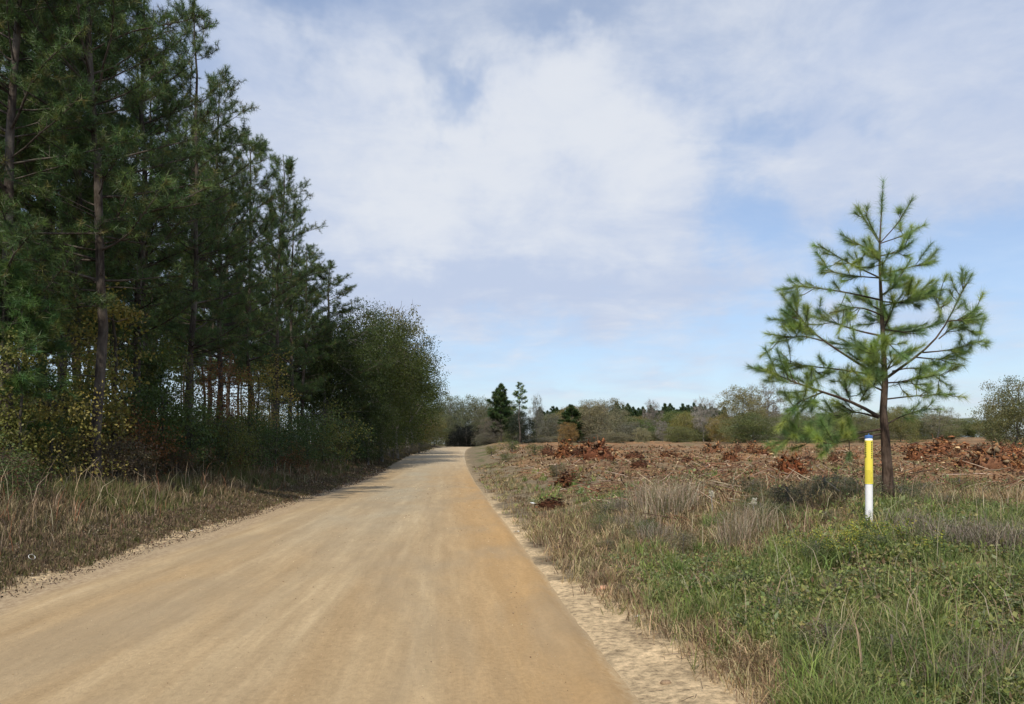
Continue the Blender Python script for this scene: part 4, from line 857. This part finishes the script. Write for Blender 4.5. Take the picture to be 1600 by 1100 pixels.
# dead grass bank on the left
yy = 5.5*(140/5.5)**r.random(19000); d = r.random(19000)**1.25; x = -5.3+.35*(fbm(yy*.7, yy*0, 12)-.3)-d*(4.6+.02*np.minimum(yy, 70))+bend(yy); y = yy; nb = 11; n = len(x)*nb; e = (-5.5-(x-bend(y)))
P = np.column_stack([np.repeat(x, nb)+r.normal(0, .06, n), np.repeat(y, nb)+r.normal(0, .07, n), 0*np.repeat(x, nb)]); P[:, 2] = hgt(P[:, 0], P[:, 1])-.01
gl = fbm(x*.5, y*.35, 91); hs = (.11+.40*sstep(.5, 2.2, e)*(.35+1.0*gl)); H = np.repeat(hs, nb)*r.uniform(.35, 1.3, n); wd = .0045+.0006*P[:, 1]
V, F = blades(r, P, H, wd, r.uniform(.05, .9, n)); LP = [(.23, .165, .10), (.14, .10, .065), (.36, .28, .17), (.115, .115, .045), (.14, .15, .055)]
lp = np.array(LP); g = gl > .54; kk = np.where(e < .8, r.choice([1, 1, 0, 3], len(x)), np.where(g, r.choice([3, 4, 0, 4], len(x)), r.choice([0, 1, 2, 1, 3], len(x))))
c = np.repeat(lp[kk]*(.7+.6*r.random((len(x), 1))), nb*5, 0)*cvar(r, n, 5, [(1, 1, 1)], .3)
stuff('verge_grass', [(V, F, c)], STRAW, 'tall dead and green grass on the left bank below the wood', 'grass')
# forest floor leaf litter and brambles on both verges; twigs and clods on the clearing
def litter(name, x, y, size, pal, label, lift=.02, mat=SOIL, wts=None):
    n = len(x); P = np.column_stack([x, y, hgt(x, y)+lift*r.random(n)]); V, F = leaves(r, P, size, size*.55, 0); return stuff(name, [(V, F, cvar(r, n, 4, pal, .35, wts))], mat, label, 'leaf litter')
yb = 5*(60/5)**r.random(16000); xb = -4.75-r.random(16000)**1.3*1.6+bend(yb)
litter('leaf_litter', xb, yb, (.013+.0014*yb)*r.uniform(.5, 1.5, len(yb)), [(.15, .11, .075), (.085, .062, .045), (.22, .17, .12), (.30, .24, .17), (.16, .10, .065)], 'brown leaves and roots matted along the left road edge', .09)
xb, yb = wedge(r, 42000, 14, 95, 3.0, 70, 1.25); k = redz = (sstep(4., 7, xb-bend(yb)+(fbm(xb*.5, yb*.3, 5)-.5)*5) > .3*r.random(len(xb))); xb, yb = xb[k], yb[k]
litter('clearing_debris', xb, yb, (.035+.0022*yb)*r.uniform(.4, 1.5, len(xb))**1.6, [(.25, .135, .07), (.15, .085, .05), (.32, .22, .13), (.085, .055, .035), (.46, .35, .23), (.15, .14, .07)], 'torn bark, chips and clods strewn over the red clearing', .10, SOIL, [.28, .24, .14, .16, .05, .13])
def twigs(name, x, y, ln, rad, pal, label, cat='twigs', up=.12, zl=.03):
    n = len(x); a = r.random(n)*6.283; P = np.column_stack([x, y, hgt(x, y)+zl*r.random(n)]); d = unit(np.column_stack([np.cos(a), np.sin(a), r.normal(0, up, n)])); m = P+d*(ln*.5)[:, None]; d2 = unit(d+r.normal(0, .25, (n, 3))*np.array([1, 1, .4]))
    V, F = cones(np.concatenate([P, m]), np.concatenate([m, m+d2*(ln*.5)[:, None]]), np.concatenate([rad, rad*.8]), np.concatenate([rad*.8, rad*.4]), 4)
    c = cvar(r, n, 8, pal, .3); return stuff(name, [(V, F, np.concatenate([c, c]))], SOIL, label, cat)
xb, yb = wedge(r, 5200, 13, 90, 3.2, 60, 1.3); k = (xb-bend(yb) > 3.5); xb, yb = xb[k], yb[k]
twigs('branch_debris', xb, yb, r.uniform(.15, .9, len(xb)), .006+.00045*yb, [(.22, .12, .075), (.12, .08, .055), (.45, .35, .25), (.30, .16, .09)], 'broken branches and roots scattered over the clearing', up=.25, zl=.06)
xb = np.concatenate([1.45+r.random(900)**.8*1.7, -5.3+r.random(900)*.9]); yb = np.concatenate([3*(30/3)**r.random(900), 5.2*(32/5.2)**r.random(900)])
twigs('roadside_twigs', xb, yb, r.uniform(.03, .16, 1800), .0015+.0002*yb, [(.14, .10, .065), (.26, .20, .13), (.09, .06, .045)], 'small twigs and pine straw on both sandy road edges', up=.06, zl=.05)
yb = 3.2*(38/3.2)**r.random(5200); xb = -5.0+6.1*r.random(5200)**np.where(r.random(5200) < .5, 1, .35); xb = np.where(r.random(5200) < .35, .75+.5*r.random(5200), xb); n = len(xb)
o6 = np.array([[1, 0, 0], [-1, 0, 0], [0, 1, 0], [0, -1, 0], [0, 0, .6], [0, 0, -.6]]); ff = np.array([[0, 2, 4], [2, 1, 4], [1, 3, 4], [3, 0, 4], [2, 0, 5], [1, 2, 5], [3, 1, 5], [0, 3, 5]])
sz = (.0016+.00042*yb)*r.uniform(.4, 1.5, n)**1.6; V = (np.column_stack([xb, yb, zroad(yb)+.035*(1-np.clip((xb+2)/3.3, -1.2, 1.2)**2)-.02])[:, None]+(o6[None]*r.uniform(.5, 1.4, (n, 6, 1)))*sz[:, None, None]).reshape(-1, 3)
stuff('road_grit', [(V, (np.arange(n)[:, None, None]*6+ff[None]).reshape(-1, 3), cvar(r, n, 6, [(.42, .31, .18), (.33, .24, .14), (.60, .48, .31), (.22, .155, .095)], .25))], SOIL, 'loose grit and small clods lying on the packed sand road', 'grit')
# arching bare weed stalks, right foreground and banks
def stalks(name, x, y, H, pal, label, w0=.003):
    n = len(x); P = np.column_stack([x, y, hgt(x, y)]); V, F = blades(r, P, H, w0+.0005*y, r.uniform(.1, .7, n), .3); return stuff(name, [(V, F, cvar(r, n, 5, pal, .3))], STRAW, label, 'stalks')
xb, yb = wedge(r, 1500, 3, 17, 2.3, 12, 1.5); stalks('weed_stalks', xb, yb, r.uniform(.25, .65, len(xb)), [(.40, .34, .24), (.28, .21, .15), (.22, .24, .10)], 'thin dry stalks rising from the right verge weeds')

yb = 6.5*(70/6.5)**r.random(1700); xb = -5.9-r.random(1700)*3.8+bend(yb)
stalks('verge_stalks', xb, yb, r.uniform(.45, 1.15, 1700)*(.35+.65*sstep(.3, 1.8, -5.7-xb+bend(yb))), [(.40, .33, .22), (.30, .22, .14), (.20, .14, .10), (.24, .11, .06)], 'tall bare brown stalks standing over the left bank grass', .005)
# tall bunch grasses, shrubs, goldenrod on the right verge: things
def tuft_mesh(seed, nb, H, W, spread, pal, curl=.4, lean=.6):
    r = np.random.default_rng(seed); P = np.column_stack([r.normal(0, spread, (nb, 2)), np.zeros(nb)-.03]); a, b = blades(r, P, H*r.uniform(.45, 1.1, nb), np.full(nb, W), r.uniform(.05, lean, nb), curl); return build(a, b, STRAW, cvar(r, nb, 5, pal, .3))
sedge = tuft_mesh(81, 420, .85, .007, .16, [(.38, .29, .21), (.26, .19, .14), (.46, .39, .30), (.16, .15, .07)], .45, .95)
sedge2 = tuft_mesh(82, 360, .60, .007, .18, [(.26, .21, .17), (.33, .28, .22), (.16, .13, .10)], .55, 1.5)
greent = tuft_mesh(83, 260, .42, .009, .10, [(.11, .17, .045), (.15, .22, .06), (.20, .22, .09)], .6, .9)
def clump(me, px, py, s, lab, nm='bunch_grass', grp='bunch grasses of the right verge', col=(1, 1, 1)):
    p, _ = ground_at(px, py); o = obj(nm, me, None, p); o.scale = (s, s, s); o.rotation_euler = (0, 0, px*.7); o.color = (*col, 1); tag(o, lab, 'grass clump', grp)
CL = [(1040, 815, 1.15, sedge, 'tallest tan bunch grass, centre of the verge beside the red clearing'), (1010, 800, 1.0, sedge, 'tan bunch grass left of the tallest one'), (1068, 800, .95, sedge, 'tan bunch grass right of the tallest one'),
      (965, 800, .85, sedge2, 'greyish bunch grass at the left end of the tall grass patch'), (985, 830, .8, sedge2, 'low greyish bunch grass below the left of the tall patch'), (1025, 850, .8, sedge2, 'brown bunch grass below the tallest one'), (1150, 858, .75, sedge, 'straw bunch grass between the tall patch and the marker post'), (1180, 835, .7, sedge, 'thin straw bunch grass nearer the marker post'),
      (1450, 850, .75, sedge2, 'greyish bunch grass right of the pine trunk'), (1500, 862, .8, sedge2, 'grey-purple bunch grass midway to the right frame edge'), (1550, 868, .8, sedge2, 'wide grey bunch grass near the right frame edge'), (1590, 870, .8, sedge2, 'grey bunch grass cut by the right frame edge'), (1420, 830, .6, sedge2, 'small dark bunch grass at the pine trunk foot'),
      (1560, 1060, .55, sedge2, 'brown arching bunch grass at the bottom right corner'), (1505, 1085, .5, sedge2, 'matted tan bunch grass near the bottom edge, right')]
for px, py, s, me, lab in CL: clump(me, px, py, s, lab)
for px, py, s, lab in [(1060, 905, .8, 'bright green grass tuft left of the weeds, beside the shoulder'), (1110, 830, .9, 'bright green tuft right of the tall tan grasses'), (1345, 1030, .7, 'dark green bladed tuft near the bottom edge'), (1330, 1075, .6, 'green tuft at the bottom edge'), (1135, 935, .7, 'green tuft on the slope above the sandy shoulder'), (1480, 905, .8, 'pale green tuft below the grey bunch grasses'), (1215, 985, .6, 'green tuft midway down the weedy slope'), (1090, 870, .7, 'green tuft just below the tallest tan grass')]: clump(greent, px, py, s, lab, 'green_grass_tuft', 'green tufts of the right verge')
shrub_s = decid_mesh(35, 1.0, .6, .02, 70, 26, .045, .12, 1., .012, low=.02)
for px, py, s, c, lab in [(1408, 795, .5, (.13, .14, .08), 'dark green shrub hugging the right foot of the pine trunk'), (1290, 780, .6, (.17, .165, .11), 'grey-green bush left of the marker post'), (1320, 772, .5, (.14, .15, .08), 'green bush right behind the marker post'), (1230, 800, .6, (.12, .11, .075), 'low brown-green bush between tall grass and marker post'), (1175, 780, .55, (.13, .12, .07), 'small olive bush at the clearing edge'), (1500, 775, .5, (.16, .15, .06), 'small yellowish bush on the clearing, right side'), (1380, 765, .45, (.17, .155, .10), 'bush behind the pine trunk foot'), (790, 722, .9, (.13, .15, .05), 'light green bush right of the far road'), (768, 712, 1.3, (.20, .19, .05), 'yellow-green bush right of the road end'), (800, 706, 1.5, (.12, .15, .05), 'wide green bush below the thin lone pine'), (835, 712, 1.2, (.15, .16, .06), 'green bush left of the small root pile'), (870, 745, .7, (.15, .13, .07), 'low brown bush below the root pile by the road'), (945, 815, .5, (.13, .14, .06), 'low green bush left of the tall grass patch')]:
    p, D = ground_at(px, py); tree_from(shrub_s, 'verge_shrub', lab, 'shrub', p, px*.3, (s*1.2, s*1.2, s*.85), c, 'shrubs of the right verge')
# far left verge grass bushes and low hedge of dead weeds
for px, D, s, c, lab in [(560, 60, 1.5, (.17, .14, .10), 'brown dead weed bush left of the far road'), (590, 66, 1.5, (.16, .13, .095), 'brown dead weed bush nearer the road bend'), (615, 74, 1.6, (.18, .15, .10), 'tan weed bush at the far left road edge'), (655, 98, 2.2, (.28, .23, .15), 'pale straw-coloured bush where the road meets the trees'), (640, 90, 1.6, (.16, .13, .09), 'brown weed bush under the overhanging limbs'), (536, 54, 1.2, (.19, .15, .10), 'dead grassy bush below the dark leafy tree')]:
    p = foot(px, D); tree_from(shrub_s, 'verge_shrub', lab, 'shrub', p, px*.3, (s*1.4, s*1.4, s*.8), c, 'shrubs of the left verge')
r = np.random.default_rng(62)
for q in range(64):
    y = 3.2*(15/3.2)**r.random(); x = r.uniform(2.2, min(9, .8*y+1.6)); s = r.uniform(.22, .42)
    tree_from(shrub_s, 'leafy_weed', 'knee-high leafy weed standing out of the green cover of the right verge', 'weed', (x, y, float(hgt(x, y))), r.random()*6, (s, s, s*r.uniform(.7, 1.1)), [(.15, .18, .07), (.19, .20, .09), (.22, .19, .12), (.12, .15, .06)][q % 4], 'leafy weeds of the right verge')
def goldenrod(seed):
    r = np.random.default_rng(seed); n = 5; P = np.column_stack([r.normal(0, .13, (n, 2)), np.zeros(n)]); T = P+np.column_stack([r.normal(0, .08, (n, 2)), r.uniform(.18, .38, n)])
    sv, sf = cones(P, T, .003, .002, 3); k2 = 30; t = r.random((n*k2, 1)); o2 = np.repeat(P, k2, 0)*(1-t)+np.repeat(T, k2, 0)*t; lv, lf = leaves(r, o2, .07, .018)
    V, F, C = join([(sv, sf, np.full((len(sv), 3), .12)), (lv, lf, cvar(r, len(o2), 4, [(.17, .21, .06)], .3))]); out = [('stems', build(V, F, LEAF, C))]
    for q in range(n):
        k = 34; o = np.repeat(T[q:q+1], k, 0)+r.normal(0, .030, (k, 3)); o[:, 2] -= np.abs(r.normal(0, .03, k)); fv, ff = leaves(r, o, .018, .014); out.append(('flower_head', build(fv, ff, LEAF, cvar(r, k, 4, [(.50, .42, .05), (.42, .36, .07), (.32, .33, .07)], .25))))
    return out
GR = [goldenrod(91), goldenrod(92)]
r2 = np.random.default_rng(9)
for q in range(15):
    px = [1262, 1290, 1330, 1346, 1378, 1410][q % 6]+r2.uniform(-16, 22); py = [866, 876, 852, 862, 858, 868][q % 6]+r2.uniform(-12, 16); p, _ = ground_at(px, py)
    tree_from(GR[q % 2], 'goldenrod', 'yellow-flowered weed in the patch just below the marker post', 'wildflower', p, q*1.3, (.9, .9, .85), (.9, .95, 1), 'yellow wildflowers below the marker post')
dw = [(1112, 812, .42, 'grey dead weed stalk with a pale fluffy head, right of the tall grass'), (1178, 830, .40, 'thin straw stalk with pale tip nearer the marker post')]
for q, (px, py, H, lab) in enumerate(dw):
    p, D = ground_at(px, py); H = height_to(px, 768 if q == 0 else 780, D, p); r3 = np.random.default_rng(q)
    t = thing('dead_weed', lab, 'dead weed', p); sv, sf = tube(np.array([[0, 0, -.03], [.01, 0, H*.5], [-.01, .01, H*.93]]), np.array([.008, .006, .005]), 6)
    obj('stem', build(sv, sf, SOIL, np.full((len(sv), 3), .30)), t); n = 260; o = np.column_stack([r3.normal(0, .012, (n, 2)), H*(.82+.18*r3.random(n))]); fv, ff = leaves(r3, o, .035, .008, -.5)
    obj('seed_head', build(fv, ff, STRAW, cvar(r3, n, 4, [(.62, .58, .50)], .15)), t)

# ---------------------------------------------------------------- litter on the verges, a few loose stones
p, D = ground_at(42, 884)
def lathe(prof, n=20):
    prof = np.array(prof); V, F = tube(np.column_stack([prof[:, 1]*0, prof[:, 1]*0, prof[:, 1]]), prof[:, 0], n); return V, F
LW = mat_simple('litter_white', (.80, .80, .78), .4, .5, .12, 15)
cup = thing('foam_cup', 'crushed white cup lying in dead grass of the left verge', 'cup', p+np.array([0, 0, .07])); cup.rotation_euler = (R(60), R(20), R(50)); cup.scale = (1, .8, 1)
V, F = lathe([(.001, 0), (.030, 0), (.033, .04), (.040, .10), (.043, .112), (.041, .112), (.036, .10), (.028, .006), (.001, .005)]); obj('cup_wall', build(V, F, LW, None, True), cup)
V, F = lathe([(.0425, .108), (.0450, .110), (.0450, .116), (.0425, .118)]); obj('rim', build(V, F, LW, None, True), cup)
def crumple(seed, a, b, c, mat, nm, lab, cat, px, py, flat=1.):
    r = np.random.default_rng(seed); k = 12; u, v = np.meshgrid(np.linspace(-1, 1, k), np.linspace(-1, 1, k)); z = (fbm(u*2+5, v*2+3, seed)-.5)*2.0*c+.35*c
    V = np.stack([u*a*(1+.2*(fbm(v*2, u, seed)-.5)), v*b*(1+.2*(fbm(u*2, v, seed+1)-.5)), z], -1).reshape(-1, 3); i, j = np.meshgrid(np.arange(k-1), np.arange(k-1), indexing='ij')
    F = np.stack([i*k+j, i*k+j+1, (i+1)*k+j+1, (i+1)*k+j], -1).reshape(-1, 4); V2 = V-np.array([0, 0, .0015]); F2 = (F+len(V))[:, ::-1]
    p, D = ground_at(px, py); o = obj(nm, build(np.concatenate([V, V2]), np.concatenate([F, F2]), mat), None, p+np.array([0, 0, .035])); o.rotation_euler = (R(18), R(8), seed); tag(o, lab, cat)
crumple(1, .10, .06, .045, LW, 'paper_scrap', 'white paper scrap on the brown weeds right of the road', 'paper', 833, 789)
crumple(2, .10, .04, .02, LW, 'paper_scrap', 'flat pale paper scrap at the right road edge', 'paper', 808, 834)
crumple(4, .03, .022, .02, LW, 'paper_scrap', 'tiny white paper scrap at the left road edge litter', 'paper', 300, 832)
def rock(seed, s, col, px, py, lab, nm='stone', cat='stone', flat=.5, sink=.3):
    r = np.random.default_rng(seed); k, m = 14, 9; T, Pq = np.meshgrid(np.linspace(0, 2*math.pi, k, endpoint=False), np.linspace(-math.pi/2, math.pi/2, m)); q = 1+.5*(fbm(np.cos(T)*2+Pq, np.sin(T)*2+5, seed)-.5)
    V = np.stack([q*np.cos(T)*np.cos(Pq)*s, q*np.sin(T)*np.cos(Pq)*s*.7, q*np.sin(Pq)*s*flat], -1).reshape(-1, 3); i, j = np.meshgrid(np.arange(m-1), np.arange(k), indexing='ij'); j2 = (j+1) % k
    F = np.stack([i*k+j, i*k+j2, (i+1)*k+j2, (i+1)*k+j], -1).reshape(-1, 4); p, D = ground_at(px, py); p[2] += s*flat*sink
    tag(obj(nm, build(V, F, SOIL, np.tile(np.array(col), (len(V), 1)), False), None, p), lab, cat)
rock(3, .09, (.60, .34, .22), 943, 920, 'flat salmon-coloured clod in the straw beside the sandy shoulder', 'clay_clod', 'clod', .35)
rock(4, .035, (.6, .58, .52), 998, 964, 'small pale stone at the weed edge of the sandy shoulder')
rock(5, .05, (.55, .40, .26), 968, 945, 'tan pebble between the salmon clod and the weeds')
rock(6, .04, (.30, .21, .13), 1040, 1068, 'brown pebble on the sandy shoulder near the bottom edge')
